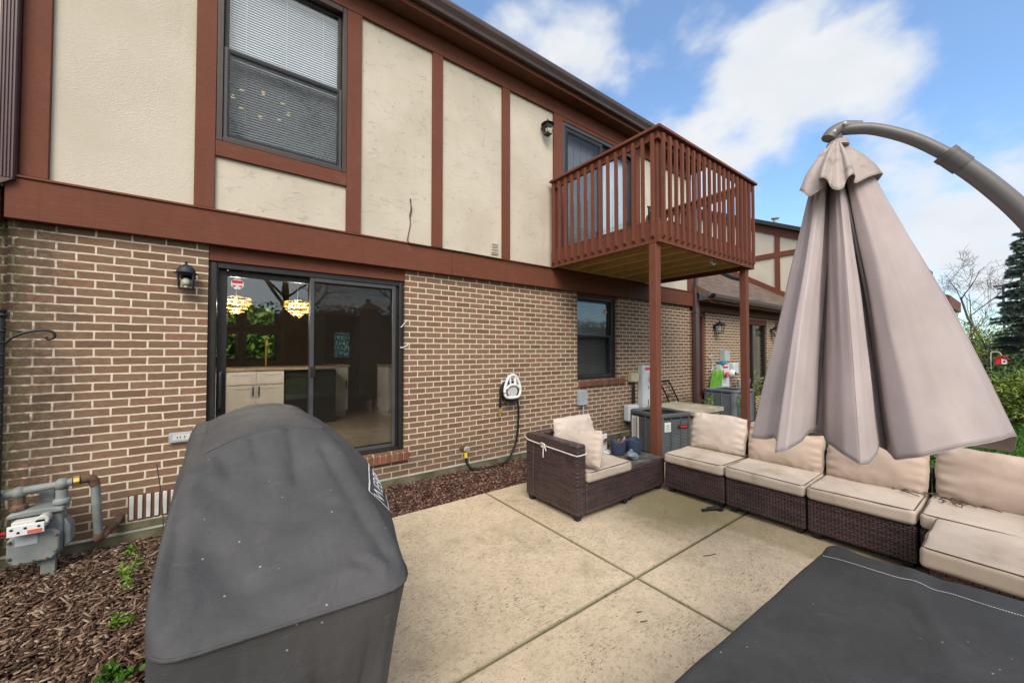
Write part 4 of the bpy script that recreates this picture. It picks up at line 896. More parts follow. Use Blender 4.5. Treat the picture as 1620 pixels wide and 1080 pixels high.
part('printed_picture', MB().obox((3.645,3.0455,.362+.125), .085,.0125,.04,q).obox((3.62,3.0455,.362+.082), .15,.0125,.004,q), simple('print_brown', (.16,.09,.06), .6, .4, 30), t)
for i, (x, y, a, l) in enumerate(((3.50,2.70,.4,.10),(3.74,2.66,2.0,.08),(3.80,2.58,1.0,.05))):
    solo('table_twig', MB().tube(catmull([(x,y,.366),(x+l*.5*cos(a),y+l*.5*sin(a),.372),(x+l*cos(a+.3),y+l*sin(a+.3),.366)],4), .004, 5), M['twig'], ('pale twig lying beside the first blue pot','small twig on the dirty glass near the sofa','tiny twig by the front edge of the corner table')[i], 'twig', (x,y,.361))
# dead twigs on the sofa cushions
rn = random.Random(9)
for k, (cx, cy, n, lb) in enumerate(((4.36,.30,16,'tangle of dead twigs on the corner seat cushion'),(4.40,.60,9,'few dead twigs at the back corner of the third seat cushion'))):
    m = MB()
    for i in range(n):
        a = rn.uniform(0,6.28); p = Vector((cx+rn.gauss(0,.06), cy+rn.gauss(0,.09)*(1 if k == 0 else .6), .452)); l = rn.uniform(.04,.14)
        m.tube(catmull([p, p+Vector((cos(a)*l*.5,sin(a)*l*.5,.014)), p+Vector((cos(a+.4)*l,sin(a+.4)*l,.004))],4), [.004]*8+[.0022], 5)
    solo('dead_twigs', m, simple('dead_twig%d'%k, (.11,.08,.055), .9), lb, 'twigs', (cx,cy,.445))
# bits lying on the patio
m = MB().tube([(3.72,1.91,.016),(3.84,1.865,.018)], .014, 8).tube([(3.80,1.90,.014),(3.88,1.83,.030)], .020, 8).box(3.86,3.92,1.80,1.86,.002,.03)
solo('plastic_clip', m, M['foot'], 'broken black plastic clip on the patio by the sofa feet', 'clip', (3.8,1.87,0), smooth=True)
for i, (x, y, a, l, lb) in enumerate(((3.30,2.06,.25,.17,'pale stick on the damp stain in front of the corner table'),(2.93,1.50,-.55,.12,'thin dark twig on the slab near the covered table'),(1.98,1.42,-.5,.035,'short dark twig left of the joint crossing'),(1.93,1.36,-.6,.045,'second short dark twig left of the joint crossing'))):
    solo('patio_twig', MB().tube(catmull([(x,y,.005),(x+l*.5*cos(a),y+l*.5*sin(a),.008),(x+l*cos(a+.2),y+l*sin(a+.2),.004)],4), .0028 if i else .005, 5), M['twig'] if i == 0 else M['bark'], lb, 'twig', (x,y,0))

# ================================================================== COVERED TABLE (lower right)
def polyring(poly, per, r):
    # rounded polygon, per points on each side + 6 per corner
    k = len(poly); out = []
    for i in range(k):
        a = Vector(poly[i-1]); b = Vector(poly[i]); c = Vector(poly[(i+1)%k])
        d1 = (a-b).normalized(); d2 = (c-b).normalized(); p = b+d1*r; q = b+d2*r
        for j in range(6):
            t = j/5; out.append(p*(1-t)**2 + b*2*t*(1-t) + q*t*t)
        e = c + (b-c).normalized()*r
        for j in range(1, per): out.append(q + (e-q)*j/per)
    return out
def lift(pts, z): return [(p[0],p[1], z(p) if callable(z) else z) for p in pts]
def loft(rings, sub, wr=0.0, sc=4, seed=0, capn=0):
    n = len(rings[0]); cols = [catmull([r[i] for r in rings], sub) for i in range(n)]
    rows = [[cols[i][j] for i in range(n)] for j in range(len(cols[0]))]
    m = MB().grid(rows, cv=True)
    if wr:
        m.v = [tuple(Vector(p) + Vector((fbm(p,sc,seed), fbm(p,sc,seed+3), fbm(p,sc,seed+6)*.6))*wr) for p in m.v]
    return m, rows
TP = [(2.385,.600),(2.56,-.45),(.86,-.45),(.86,.636)]
def tz(p): return .612 + .007*fbm((p[0],p[1],0), 2.2, 2) + .020*math.exp(-(((p[0]-2.36)/.06)**2+((p[1]-.55)/.05)**2)) - .006*math.exp(-((p[0]-2.28-.13*(.6-p[1]))/.03)**2) + .012*math.exp(-(((p[0]-1.95-.35*(.3-p[1]))/.05)**2))*max(0,min(1,(.45-p[1])/.3)) + (.008*math.exp(-(((p[1]-.12-.25*(p[0]-1.6))/.04)**2)) - .006*math.exp(-(((p[1]-.30+.10*(p[0]-1.7))/.03)**2)))*max(0,min(1,(.5-p[1])/.2))
r0 = polyring([(p[0]+(.05 if p[0]>1 else -.05), p[1]+(.03 if p[1]>0 else -.03)) for p in TP], 40, .06)
r2 = polyring(TP, 40, .05)
ring = [lift(r0,.02), lift(r0,.18), lift(polyring([(p[0]+(.02 if p[0]>1 else -.02), p[1]+(.012 if p[1]>0 else -.012)) for p in TP],40,.06),.45), lift(r2,.585), lift([(p[0]*.985+.025,p[1]*.985) for p in r2],tz)]
for s in (.88,.7,.5,.3,.12): ring.append(lift([(1.65+(p[0]-1.65)*s, .08+(p[1]-.08)*s) for p in r2], tz))
TC = thing('covered_table', 'table under a taut charcoal fabric cover in the lower right foreground', 'covered table', (1.65,.08,0))
m, rows = loft(ring, 4, .0022, 4, 2); m.f.append(tuple(len(m.v)-len(r2)+j for j in range(len(r2))))
part('cover', m, M['cover_table'], TC, smooth=True, sharp=70)
st = MB(); n = 150
def seamp(t):
    x = 2.245+.155*t; y = .585-1.0*t; p = (x + .006*sin(t*20), y, 0); return Vector((p[0],p[1],tz(p)+.0055))
for i in range(n): a = seamp(i/n); b = seamp((i+.62)/n); st.tube([a,b], .0015, 4)
part('stitching', st, M['thread'], TC)
part('table_legs', (lambda q: [q.box(x,x+.05,y,y+.05,.001,.56) for x in (.92,2.25) for y in (-.38,.50)] and q)(MB()), M['black'], TC)

# ================================================================== COVERED GRILL
G = thing('covered_grill', 'tall barbecue grill under a dusty charcoal cover in the left foreground', 'covered grill', (.15,2.1,0))
def gp_(x0, x1, y0, y1, r, sk=0): return polyring([(x1,y0-sk),(x0,y0+sk),(x0,y1),(x1,y1)][::-1], 30, r)
def lid(p):
    u = (p[0]-.145)/.24
    return 1.262 - .075*max(0,-u)**2.0 - .045*max(0,u)**2 + .006*fbm((p[0],p[1],0),4,3)
def g6(nr, b1, xb, fr, fl, nl, r):
    return polyring([nr, b1, (xb,2.5), fr, fl, nl], 56, r)
GR = [lift(g6((.36,1.20),(.40,1.5),.42,(.40,2.95),(-.19,2.95),(-.165,1.22),.09), -.03), lift(g6((.375,1.175),(.42,1.5),.44,(.41,2.97),(-.19,2.97),(-.16,1.21),.09), .30),
      lift(g6((.405,1.135),(.46,1.5),.47,(.43,2.99),(-.185,3.0),(-.155,1.18),.09), .62), lift(g6((.442,1.104),(.502,1.5),.507,(.457,3.02),(-.193,3.02),(-.149,1.154),.09), .870),
      lift(g6((.445,1.100),(.505,1.5),.51,(.46,3.02),(-.195,3.02),(-.15,1.15),.09), .885), lift(g6((.435,1.21),(.53,1.58),.53,(.46,2.92),(-.20,2.92),(-.155,1.25),.035), .955),
      lift(g6((.405,1.44),(.50,1.74),.50,(.44,2.82),(-.185,2.82),(-.15,1.45),.03), 1.06), lift(g6((.365,1.66),(.425,1.84),.43,(.40,2.74),(-.15,2.74),(-.12,1.64),.03), 1.165),
      lift(g6((.334,1.808),(.348,1.94),.349,(.34,2.66),(-.098,2.66),(-.093,1.80),.03), lambda p: lid(p)-.010), lift(g6((.325,1.83),(.337,1.95),.338,(.33,2.64),(-.085,2.64),(-.08,1.82),.03), lid)]
base = g6((.325,1.83),(.337,1.95),.338,(.33,2.64),(-.085,2.64),(-.08,1.82),.03)
for s in (.75,.5,.25,.06): GR.append(lift([(.125+(p[0]-.125)*s, 2.25+(p[1]-2.25)*s) for p in base], lambda p: lid(p)+.012))
m, rows = loft(GR, 10, .0, 5, 4)
CREASE = [([(-.048,1.396),(.002,1.277),(.087,1.185)],.045,-.016),([(.087,1.185),(.229,1.187),(.387,1.158)],.030,.013),([(.328,1.404),(.369,1.359)],.014,-.007),
          ([(.346,1.21),(.388,1.137)],.011,.011),([(.383,1.253),(.413,1.127)],.010,-.011),([(.306,1.207),(.388,1.137)],.010,-.009),([(.072,1.795),(.085,1.691)],.016,-.006),
          ([(.201,1.816),(.199,1.558)],.022,-.010),([(-.027,1.744),(.002,1.622)],.018,-.008),([(-.137,1.18),(-.067,1.234)],.014,.008),([(-.120,1.62),(-.118,1.30)],.016,-.010),
          ([(.30,1.70),(.36,1.40),(.375,1.28)],.020,-.010),([(.13,1.74),(.15,1.52),(.10,1.36)],.035,.008),([(-.06,1.60),(.05,1.45),(.20,1.40)],.030,-.008),([(.20,1.30),(.30,1.34),(.37,1.42)],.016,.007)]
def segd(x, y, a, b):
    dx, dy = b[0]-a[0], b[1]-a[1]; t = max(0,min(1,((x-a[0])*dx+(y-a[1])*dy)/(dx*dx+dy*dy))); return math.hypot(x-a[0]-dx*t, y-a[1]-dy*t)
def gw(p):
    # slack cloth: vertical drapes on the skirt, creases and soft dents on the sloping end
    x, y, z = p; low = max(0,min(1,(.872-z)/.22)); q = Vector(p); a = math.atan2(y-2.1, x-.15)
    if low > 0:
        deep = max(0,min(1,(.87-z)/.6)); f = 0
        for xi, w, d, sl in ((-.09,.03,.018,.10),(.02,.022,-.014,-.05),(.10,.03,.020,.08),(.19,.020,-.016,.03),(.27,.028,.020,-.06),(.345,.018,-.018,-.10),(.40,.015,.012,-.12)): f += d*math.exp(-((x-xi-sl*(.87-z))/w)**2)
        if y < 1.5: q.y -= f*low*(.35+deep)
        q += Vector((cos(a),sin(a),0))*low*(.012*sin(a*19+2*fbm(p,2,1))*deep + .008*fbm((x,y,z*.5),7,2))
    up = max(0,min(1,(z-.86)/.06))
    if up > 0 and y < 1.9:
        e = 0
        for pts, w, d in CREASE:
            dd = min(segd(x,y,pts[i],pts[i+1]) for i in range(len(pts)-1)); e += d*math.exp(-(dd/w)**2)
        e -= .022*math.exp(-(((x-.14)/.2)**2+((y-1.42)/.17)**2))
        q += Vector((0,-.40,.90))*e*up
    q += Vector((cos(a)*.6,sin(a)*.6,.5))*(.014*fbm((x,y,z*.6),2.6,5)+.004*fbm(p,9,9))*min(1,up+.3)
    return tuple(q)
m.v = [gw(p) for p in m.v]; m.f.append(tuple(len(m.v)-len(base)+j for j in range(len(base))))
part('cover', m, M['cover'], G, smooth=True, sharp=80)

from mathutils.bvhtree import BVHTree
bvh = BVHTree.FromPolygons([Vector(p) for p in m.v], m.f)
def onto_cover(mb, c, n, e1, lift_=.003):
    n = Vector(n).normalized(); e1 = Vector(e1); e1 = (e1-n*e1.dot(n)).normalized(); e2 = n.cross(e1); out = []
    for p in mb.v:
        q = Vector(c)+e1*p[0]+e2*p[1]; h = bvh.ray_cast(q+n*.25, -n)
        out.append(tuple(h[0]+n*lift_) if h[0] is not None and (h[0]-q).length < .12 else tuple(q))
    mb.v = out; return mb
def text_mesh(txt, size, ext=.0015):
    c = bpy.data.curves.new('lettering', 'FONT'); c.body = txt; c.size = size; c.extrude = ext; c.align_x = 'CENTER'; c.align_y = 'CENTER'
    o = bpy.data.objects.new('lettering', c); S.collection.objects.link(o); dg = bpy.context.evaluated_depsgraph_get()
    me = bpy.data.meshes.new_from_object(o.evaluated_get(dg)); mb = MB(); mb.v = [tuple(v.co) for v in me.vertices]; mb.f = [tuple(p.vertices) for p in me.polygons]
    bpy.data.objects.remove(o); bpy.data.meshes.remove(me); bpy.data.curves.remove(c); return mb

def strip(x0, y0, x1, y1, w, n=14):
    b = MB(); d = Vector((x1-x0,y1-y0)); nn = Vector((-d.y,d.x)).normalized()*w/2
    b.grid([[(x0+d.x*i/n-nn.x*s, y0+d.y*i/n-nn.y*s, 0) for s in (1,-1)] for i in range(n+1)]); return b
lg = MB()
for a in ((-.145,-.055,.145,-.055),(.145,-.055,.145,.055),(.145,.055,-.145,.055),(-.145,.055,-.145,-.055)):
    q = strip(*a, .007); lg.add(q.v, q.f)
q = text_mesh('WEBER', .085, 0.0); q.v = [(p[0]*1.0,p[1]*1.0,0) for p in q.v]; lg.add(q.v, q.f)
part('logo', onto_cover(lg, (.492,1.60,1.020), (.80,-.22,.56), (.22,.97,.05)), M['signwhite'], G)

# ================================================================== UMBRELLA
UM = thing('patio_umbrella', 'closed taupe cantilever umbrella hanging from a curved grey arm', 'umbrella', (2.90,-.50,0))
HEM = [(2.075,0.816,1.146),(2.050,0.760,1.154),(2.069,0.721,1.170),(2.002,0.683,1.158),(1.892,0.653,1.136),(1.898,0.611,1.155),(2.008,0.591,1.180),(2.156,0.605,1.197),(2.330,0.625,1.175),(2.360,0.605,1.165),(2.246,0.566,1.151),(2.157,0.483,1.120),(2.137,0.423,1.091),(2.194,0.406,1.090),(2.329,0.405,1.120),(2.505,0.425,1.119),(2.610,0.420,1.086),(2.560,0.395,1.082),(2.452,0.365,1.077),(2.423,0.286,1.114),(2.505,0.175,1.163),(2.688,0.088,1.183),(2.956,0.040,1.178),(3.125,0.041,1.121),(3.281,0.051,1.051),(3.359,0.143,1.036),(3.372,0.258,1.036),(3.281,0.425,1.031),(3.033,0.633,1.057),(2.661,0.808,1.082),(2.315,0.839,1.102)]
CAPH = [(2.197,0.644,2.353),(2.147,0.607,2.316),(2.145,0.585,2.284),(2.146,0.559,2.300),(2.181,0.544,2.324),(2.144,0.546,2.341),(2.102,0.540,2.339),(2.091,0.524,2.342),(2.132,0.518,2.342),(2.156,0.513,2.318),(2.132,0.495,2.289),(2.124,0.476,2.277),(2.166,0.470,2.294),(2.198,0.470,2.331),(2.183,0.455,2.344),(2.198,0.444,2.358),(2.273,0.450,2.370),(2.332,0.469,2.360),(2.360,0.461,2.365),(2.389,0.426,2.390),(2.449,0.406,2.411),(2.586,0.404,2.454),(2.648,0.432,2.450),(2.717,0.456,2.460),(2.725,0.548,2.502),(2.549,0.642,2.455),(2.356,0.650,2.379)]
TOP = Vector((2.423,.544,2.615))
def drape(hem, cen, s_top, ztop, nsub, rows_, bulge, seed, wr, soft=2):
    k_ = len(hem); H_ = []
    for i in range(k_):
        p, q = np.array(hem[i]), np.array(hem[(i+1)%k_]); H_ += [p+(q-p)*j/nsub for j in range(nsub)]
    H_ = np.array(H_)
    for _ in range(soft): H_ = .25*np.roll(H_,1,0)+.5*H_+.25*np.roll(H_,-1,0)
    L = np.concatenate([[0],np.cumsum(np.linalg.norm(np.diff(H_[:,:2],axis=0),axis=1))]); out = []
    c0 = Vector((sum(p[0] for p in hem)/len(hem), sum(p[1] for p in hem)/len(hem)))
    for k in range(rows_+1):
        t = k/rows_; row = []
        for i, p in enumerate(H_):
            top = Vector((cen.x, cen.y)) + (Vector((p[0],p[1]))-c0)*s_top
            b = t + bulge*sin(pi*t)
            xy = top.lerp(Vector((p[0],p[1])), min(1.0, b)); z = ztop + (p[2]-ztop)*t
            r_ = (xy-Vector((cen.x,cen.y))); r_ = r_.normalized() if r_.length > 1e-6 else Vector((1,0))
            w = wr*sin(pi*min(1,t*.75+.05))
            e = w*(mnoise.noise(Vector((L[i]*3.4+seed,t*1.2,seed))) + .55*mnoise.noise(Vector((L[i]*8.5+seed,t*1.6+L[i],seed+5))) + .25*mnoise.noise(Vector((L[i]*19,t*4-L[i]*3,seed+9))))
            row.append((xy.x+r_.x*e, xy.y+r_.y*e, z + .25*w*mnoise.noise(Vector((L[i]*4,t*2,seed+2)))))
        out.append(row)
    return MB().grid(out, cv=True), out
m, rws = drape(HEM, TOP, .16, 2.56, 14, 64, .018, 3, .024, 4)
cv = part('canopy', m, M['canopy'], UM, smooth=True, sharp=180); sm = cv.modifiers.new('cloth', 'SOLIDIFY'); sm.thickness = .003; sm.offset = 0
part('hem', MB().tube(rws[-1]+[rws[-1][0]], .0022, 5, cap=False).tube([tuple(Vector(p)+Vector((-.001,-.001,0))) for p in rws[-2]], .0012, 4, cap=False), M['canopy'], cv, smooth=True)
m, rws2 = drape(CAPH, TOP, .17, 2.612, 10, 20, .10, 13, .012, 12)
cp = part('vent_cap', m, M['canopy_cap'], UM, smooth=True, sharp=180); sm = cp.modifiers.new('cloth', 'SOLIDIFY'); sm.thickness = .003; sm.offset = 0
part('hem', MB().tube(rws2[-1]+[rws2[-1][0]], .0022, 5, cap=False), M['canopy_cap'], cp, smooth=True)
part('cap_crown', MB().lathe([(.001,2.622),(.03,2.62),(.042,2.612),(.046,2.59)], (TOP.x,TOP.y,0), 16), M['canopy_cap'], UM, smooth=True)
part('inner_pole', MB().tube([(TOP.x,TOP.y,2.58),(TOP.x+.08,TOP.y-.05,1.35)], .022, 10), M['pole'], UM, smooth=True)
sm_ = MB(); nc = len(rws[0])/len(HEM)
for hi in (4.0,12.0,18.0,22.0): sm_.tube([Vector(r[int(hi*nc)])+Vector((-.30,-.20,.15)).normalized()*.0008 for r in rws[3:]], .0018, 5, cap=False)
part('panel_seam', sm_, simple('seam_taupe', (.30,.245,.23), .9), cv, smooth=True)
ribs = MB()
for k in range(8):
    i = int(k*len(rws[0])/8); ribs.tube([(TOP.x,TOP.y,2.55), tuple(Vector(rws[-2][i]).lerp(Vector((2.52,.47,1.25)),.55))], .007, 6)
part('ribs', ribs, M['pole'], UM, smooth=True)
dv = Vector((.40,-.917,0))
def ap(s, z): return tuple(Vector((TOP.x,TOP.y,0))+dv*s+Vector((0,0,z)))
A1 = catmull([ap(.02,2.672),ap(.12,2.648),ap(.22,2.592),ap(.30,2.530),ap(.385,2.446)],6)
A2 = catmull([ap(.37,2.462),ap(.50,2.295),ap(.62,2.10),ap(.76,1.80),ap(.89,1.42),ap(.98,.95),ap(1.03,.5),ap(1.05,.05)],6)
part('upper_arm', MB().tube(A1, .026, 16), M['pole'], UM, smooth=True)
part('lower_arm', MB().tube(A2, .036, 18), M['pole'], UM, smooth=True)
part('collar', MB().tube([A2[0],A2[1],A2[2],A2[3]], .041, 18).tube([A2[0],A2[1]], .043, 18), simple('pole_collar', (.10,.09,.09), .45), UM, smooth=True)
j = MB(); j.tube(catmull([(TOP.x-.035,TOP.y+.03,2.628),(TOP.x-.02,TOP.y+.015,2.66),(TOP.x+.01,TOP.y-.02,2.682),(TOP.x+.045,TOP.y-.075,2.668)],5), [.018]+[.030]*14+[.031], 14)
j.tube([(TOP.x,TOP.y,2.60),(TOP.x,TOP.y,2.65)], .02, 10)
jo = part('hinge', j, simple('hinge_grey', (.13,.12,.12), .45), UM, smooth=True)
part('screw', MB().sphere((TOP.x-.045,TOP.y+.0,2.655),.007,8).sphere((TOP.x-.025,TOP.y-.035,2.685),.007,8), M['white'], jo, smooth=True)
bs = ap(1.05,0)
part('cross_base', MB().box(bs[0]-.5,bs[0]+.5,bs[1]-.05,bs[1]+.05,.002,.05).box(bs[0]-.05,bs[0]+.05,bs[1]-.5,bs[1]-.051,.002,.05).box(bs[0]-.05,bs[0]+.05,bs[1]+.051,bs[1]+.5,.002,.05), M['pole'], UM, bevel=.006)
part('crank', MB().tube([ap(.9,1.38),ap(.96,1.36),ap(1.0,1.30)], .012, 8).sphere(ap(1.0,1.30),.025,10), M['black'], UM, smooth=True)

# ================================================================== THINGS ON THE WALLS
def lantern(label, x, y, z, s=1.0, m='black', kind='dome', group=None):
    t = thing('wall_lantern', label, 'wall light', (x, y, z), group); w = .075*s; cy = y-.11*s
    part('back_plate', MB().lathe([(.001,0),(.055*s,0),(.05*s,.012*s),(.02*s,.02*s)], (x,y,z+.03*s), 20, Matrix.Rotation(pi/2,3,'X')).bar((x,y-.01*s,z+.06*s),(x,cy,z+.10*s),.018*s), M[m], t, smooth=True)
    h0, h1 = z-.10*s, z+.045*s; w0, w1 = (w*.86, w) if kind == 'dome' else (w*.7, w)
    fr = MB()
    for sx in (-1,1):
        for sy in (-1,1): fr.bar((x+sx*w0*.9,cy+sy*w0*.9,h0),(x+sx*w1*.9,cy+sy*w1*.9,h1), .011*s)
    fr.box(x-w0,x+w0,cy-w0,cy+w0,h0-.014*s,h0-.001); fr.box(x-w1*1.0,x+w1*1.0,cy-w1,cy+w1,h1,h1+.012*s)
    part('frame', fr, M[m], t, bevel=.002)
    gl = MB(); a, b = w0*.88, w1*.88
    gl.add([(x-a,cy-a,h0),(x+a,cy-a,h0),(x+a,cy+a,h0),(x-a,cy+a,h0),(x-b,cy-b,h1),(x+b,cy-b,h1),(x+b,cy+b,h1),(x-b,cy+b,h1)],[(0,1,5,4),(1,2,6,5),(2,3,7,6),(3,0,4,7)])
    part('glass', gl, M['lampglass'], t)
    rf = MB()
    if kind == 'dome': rf.lathe([(w*1.42,h1+.012*s),(w*1.45,h1+.018*s),(w*1.12,h1+.026*s),(w*1.08,h1+.045*s),(w*.92,h1+.075*s),(w*.6,h1+.10*s),(w*.2,h1+.115*s),(.012*s,h1+.12*s),(.014*s,h1+.14*s),(.001,h1+.15*s)], (x,cy,0), 24)
    else: rf.lathe([(w*1.5,h1+.013*s),(w*1.45,h1+.02*s),(w*.5,h1+.07*s),(w*.2,h1+.078*s),(w*.15,h1+.10*s),(.001,h1+.13*s)], (x,cy,0), 4 if False else 20)
    part('roof', rf, M[m], t, smooth=True)
    part('bulb', MB().sphere((x,cy,z-.035*s),.040*s,12,(1,1,1.15)).tube([(x,cy,h0),(x,cy,z-.06*s)],.016*s,8), M['globe'], t, smooth=True)
    return t
lantern('weathered blue black wall lantern with domed cap on the brick left of the sliding door', -.325, WY, 2.205, .80, 'darkblue')
lantern('small black wall lantern on the cream stucco panel left of the balcony', 3.92, WY-.02, 5.02, .92, 'black', 'cone')
lantern('black wall lantern on the brick of the one storey wing', 9.35, 4.46, 2.10, 1.15, 'black', 'cone', None)
lantern('black wall lantern right of the wing door, beside the umbrella edge', 12.75, 4.46, 2.10, 1.15, 'black', 'cone', None)
# outlet box left of the door
t = thing('outlet_box', 'grey outdoor outlet box on the brick just above the grill cover', 'outlet', (-.33, WY, .80))
part('cover_plate', MB().box(-.425,-.25,WY-.035,WY,.765,.85), M['greybox'], t, bevel=.006); part('socket', MB().box(-.40,-.28,WY-.039,WY-.036,.785,.835), M['offwhite'], t)
part('slots', MB().box(-.37,-.365,WY-.041,WY-.0395,.80,.82).box(-.35,-.345,WY-.041,WY-.0395,.80,.82).box(-.32,-.315,WY-.041,WY-.0395,.80,.82), M['black'], t)
# junction box
t = thing('junction_box', 'grey electrical junction box with conduit on the brick under the small window', 'electric box', (4.76, WY, .66))
part('box', MB().box(4.665,4.855,WY-.07,WY,.655,.895), M['greybox'], t, bevel=.006); part('conduit', MB().tube([(4.79,WY-.03,.654),(4.79,WY-.03,.10)], .014, 8), M['greybox'], t, smooth=True)
t = thing('pale_utility_box', 'tan cable box beside the electric meter pedestal', 'utility box', (6.13, WY, .97))
part('box', MB().box(6.02,6.25,WY-.10,WY,.975,1.145), M['tanbox'], t, bevel=.012); part('cable', MB().tube([(6.13,WY-.05,.974),(6.12,WY-.05,.6),(6.14,WY-.05,.1)], .016, 8).tube([(6.18,WY-.04,.974),(6.19,WY-.04,.1)], .012, 8), M['hose'], t, smooth=True)
t = thing('disconnect_box', 'rounded pale grey disconnect box low on the wall beside the air conditioner', 'electric box', (6.04, WY, .25))
part('box', MB().box(5.90,6.20,WY-.13,WY,.255,.555), M['palebox'], t, bevel=.025, seg=3); part('lid_rim', MB().box(5.925,6.175,WY-.142,WY-.131,.28,.53), M['palebox'], t, bevel=.006); part('cable', MB().tube(catmull([(6.0,WY-.05,.254),(6.02,WY-.08,.15),(6.10,WY-.06,.05)],5), .02, 8), M['hose'], t, smooth=True)
def pedestal(label, x0, x1, y0, z0, z1, mx):
    t = thing('meter_pedestal', label, 'electric meter', ((x0+x1)/2, y0, z0))
    part('cabinet', MB().box(x0,x1,y0-.11,y0,z0,z1), M['palebox'], t, bevel=.008); part('front_cover', MB().box(x0+.03,x1-.03,y0-.122,y0-.111,z0+.02,z1-.03), M['palebox'], t, bevel=.004)
    part('meter_ring', MB().lathe([(.09,0),(.10,.02),(.10,.05),(.085,.10),(.06,.125),(.001,.13)], (mx,y0-.122,z1-.22), 24, Matrix.Rotation(pi/2,3,'X')), M['offwhite'], t, smooth=True)
    part('meter_dial', MB().box(mx-.04,mx+.04,y0-.256,y0-.249,z1-.26,z1-.18), M['acdark'], t, bevel=.003)
    part('warning_label', MB().box(x0+.06,x1-.10,y0-.126,y0-.123,z1-.085,z1-.04), M['red'], t)
    part('lock_marks', MB().box(x0+.15,x0+.17,y0-.126,y0-.123,z0+.30,z0+.42).box(x0+.15,x0+.19,y0-.126,y0-.123,z0+.16,z0+.22).box(x0+.16,x0+.18,y0-.126,y0-.123,z1-.45,z1-.40), M['acdark'], t)
    return t
pedestal('tall pale grey meter pedestal with red label behind the grey air conditioner', 6.35, 6.68, WY, .20, 1.275, 6.60)
t = pedestal('white meter pedestal with red label on the brick of the one storey wing', 9.42, 9.85, 4.46, -.1, 1.22, 9.86)
part('upper_box', MB().box(9.60,9.84,4.33,4.46,1.30,1.56), M['greybox'], t, bevel=.008); part('side_box', MB().box(9.98,10.26,4.30,4.46,.98,1.25), M['palebox'], t, bevel=.02); part('blue_cap', MB().box(9.42,9.58,4.30,4.46,1.221,1.30), simple('blue_cap', (.03,.2,.3), .5), t, bevel=.01)
# hose hanger with hose
t = thing('hose_holder', 'white plastic hose holder on the brick wall with a black hose', 'hose holder', (3.20, WY, 1.0))
hx, hz = 3.22, 1.02
m = MB(); m.tube(catmull([(hx-.135,WY-.15,hz-.04),(hx-.12,WY-.15,hz+.07),(hx-.07,WY-.15,hz+.17),(hx,WY-.15,hz+.20),(hx+.07,WY-.15,hz+.17),(hx+.12,WY-.15,hz+.07),(hx+.135,WY-.15,hz-.04),(hx+.09,WY-.15,hz-.11),(hx-.09,WY-.15,hz-.11)],6,closed=True), .020, 8)
m.tube(catmull([(hx-.12,WY-.155,hz+.01),(hx-.06,WY-.16,hz+.055),(hx,WY-.16,hz+.065),(hx+.06,WY-.16,hz+.055),(hx+.12,WY-.155,hz+.01)],6), .018, 8)
m.bar((hx-.04,WY-.155,hz+.06),(hx-.05,WY-.15,hz+.19),.028,.02); m.bar((hx+.04,WY-.155,hz+.06),(hx+.05,WY-.15,hz+.19),.028,.02)
part('front_rim', m, M['white'], t, smooth=True)
m = MB().grid([[(hx+.115*k*cos(a*pi/10), WY-.15+.13*(1-k)*0+ (.14 if k < .99 else .0), hz-.02+.095*k*sin(a*pi/10)) for a in range(20)] for k in (1,.72)], cv=True); 
part('inner_hub', MB().lathe([(.085,-.15),(.075,-.01)], (hx,WY,hz-.03), 20, Matrix.Rotation(-pi/2,3,'X')), M['offwhite'], t, smooth=True)
part('back_plate', MB().box(hx-.10,hx+.10,WY-.012,WY,hz-.12,hz+.12), M['offwhite'], t, bevel=.01)
hs = MB(); rn = random.Random(2)
for k in range(4):
    yy = WY-.025-.03*k
    hs.tube(catmull([(hx-.13,yy,hz-.03),(hx-.08,yy,hz+.07),(hx,yy,hz+.10),(hx+.08,yy,hz+.07),(hx+.13,yy,hz-.03),(hx+.08,yy,hz-.12-.012*k),(hx-.08,yy,hz-.12-.012*k)],6,closed=True), .016, 8)
hs.tube(catmull([(hx-.14,WY-.06,hz),(hx-.155,WY-.07,hz-.12),(hx-.155,WY-.06,hz-.26)],6), .016, 8)
hs.tube(catmull([(hx+.11,WY-.09,hz-.08),(hx+.14,WY-.10,hz-.30),(hx+.135,WY-.09,hz-.60),(hx+.08,WY-.09,hz-.82),(hx-.10,WY-.13,hz-1.0),(hx-.42,WY-.16,-.01),(hx-.63,WY-.13,.01),(hx-.70,WY-.09,.09),(hx-.715,WY-.085,.165)],8), .016, 8)
solo('garden_hose', hs, M['hose'], 'black garden hose coiled on the holder and looping down to the brass tap', 'hose', (hx, WY, .05), smooth=True)
solo('hose_nozzle', MB().tube([(hx-.155,WY-.06,hz-.262),(hx-.155,WY-.06,hz-.31)], .022, 10).tube([(hx-.155,WY-.06,hz-.311),(hx-.155,WY-.06,hz-.38)], .016, 10), M['brass'], 'brass coupling at the short hanging end of the black hose', 'nozzle', (hx-.155, WY-.06, hz-.38), smooth=True)
t = thing('garden_tap', 'brass garden tap low on the brick with a yellow hose connector', 'tap', (2.50, WY, .25))
part('pipe', MB().tube([(2.49,WY,.275),(2.49,WY-.07,.27),(2.50,WY-.085,.235)], .017, 10).lathe([(.04,0),(.035,.01)], (2.49,WY,.275), 16, Matrix.Rotation(pi/2,3,'X')), M['rust'], t, smooth=True)
part('handle', MB().lathe([(.001,0),(.042,.0),(.042,.012),(.001,.014)], (2.515,WY-.085,.275), 10, Matrix.Rotation(pi/2+.4,3,'X')), M['offwhite'], t, smooth=True)
part('connector', MB().tube([(2.50,WY-.085,.232),(2.504,WY-.086,.165)], .022, 12), M['yellow'], t, smooth=True)

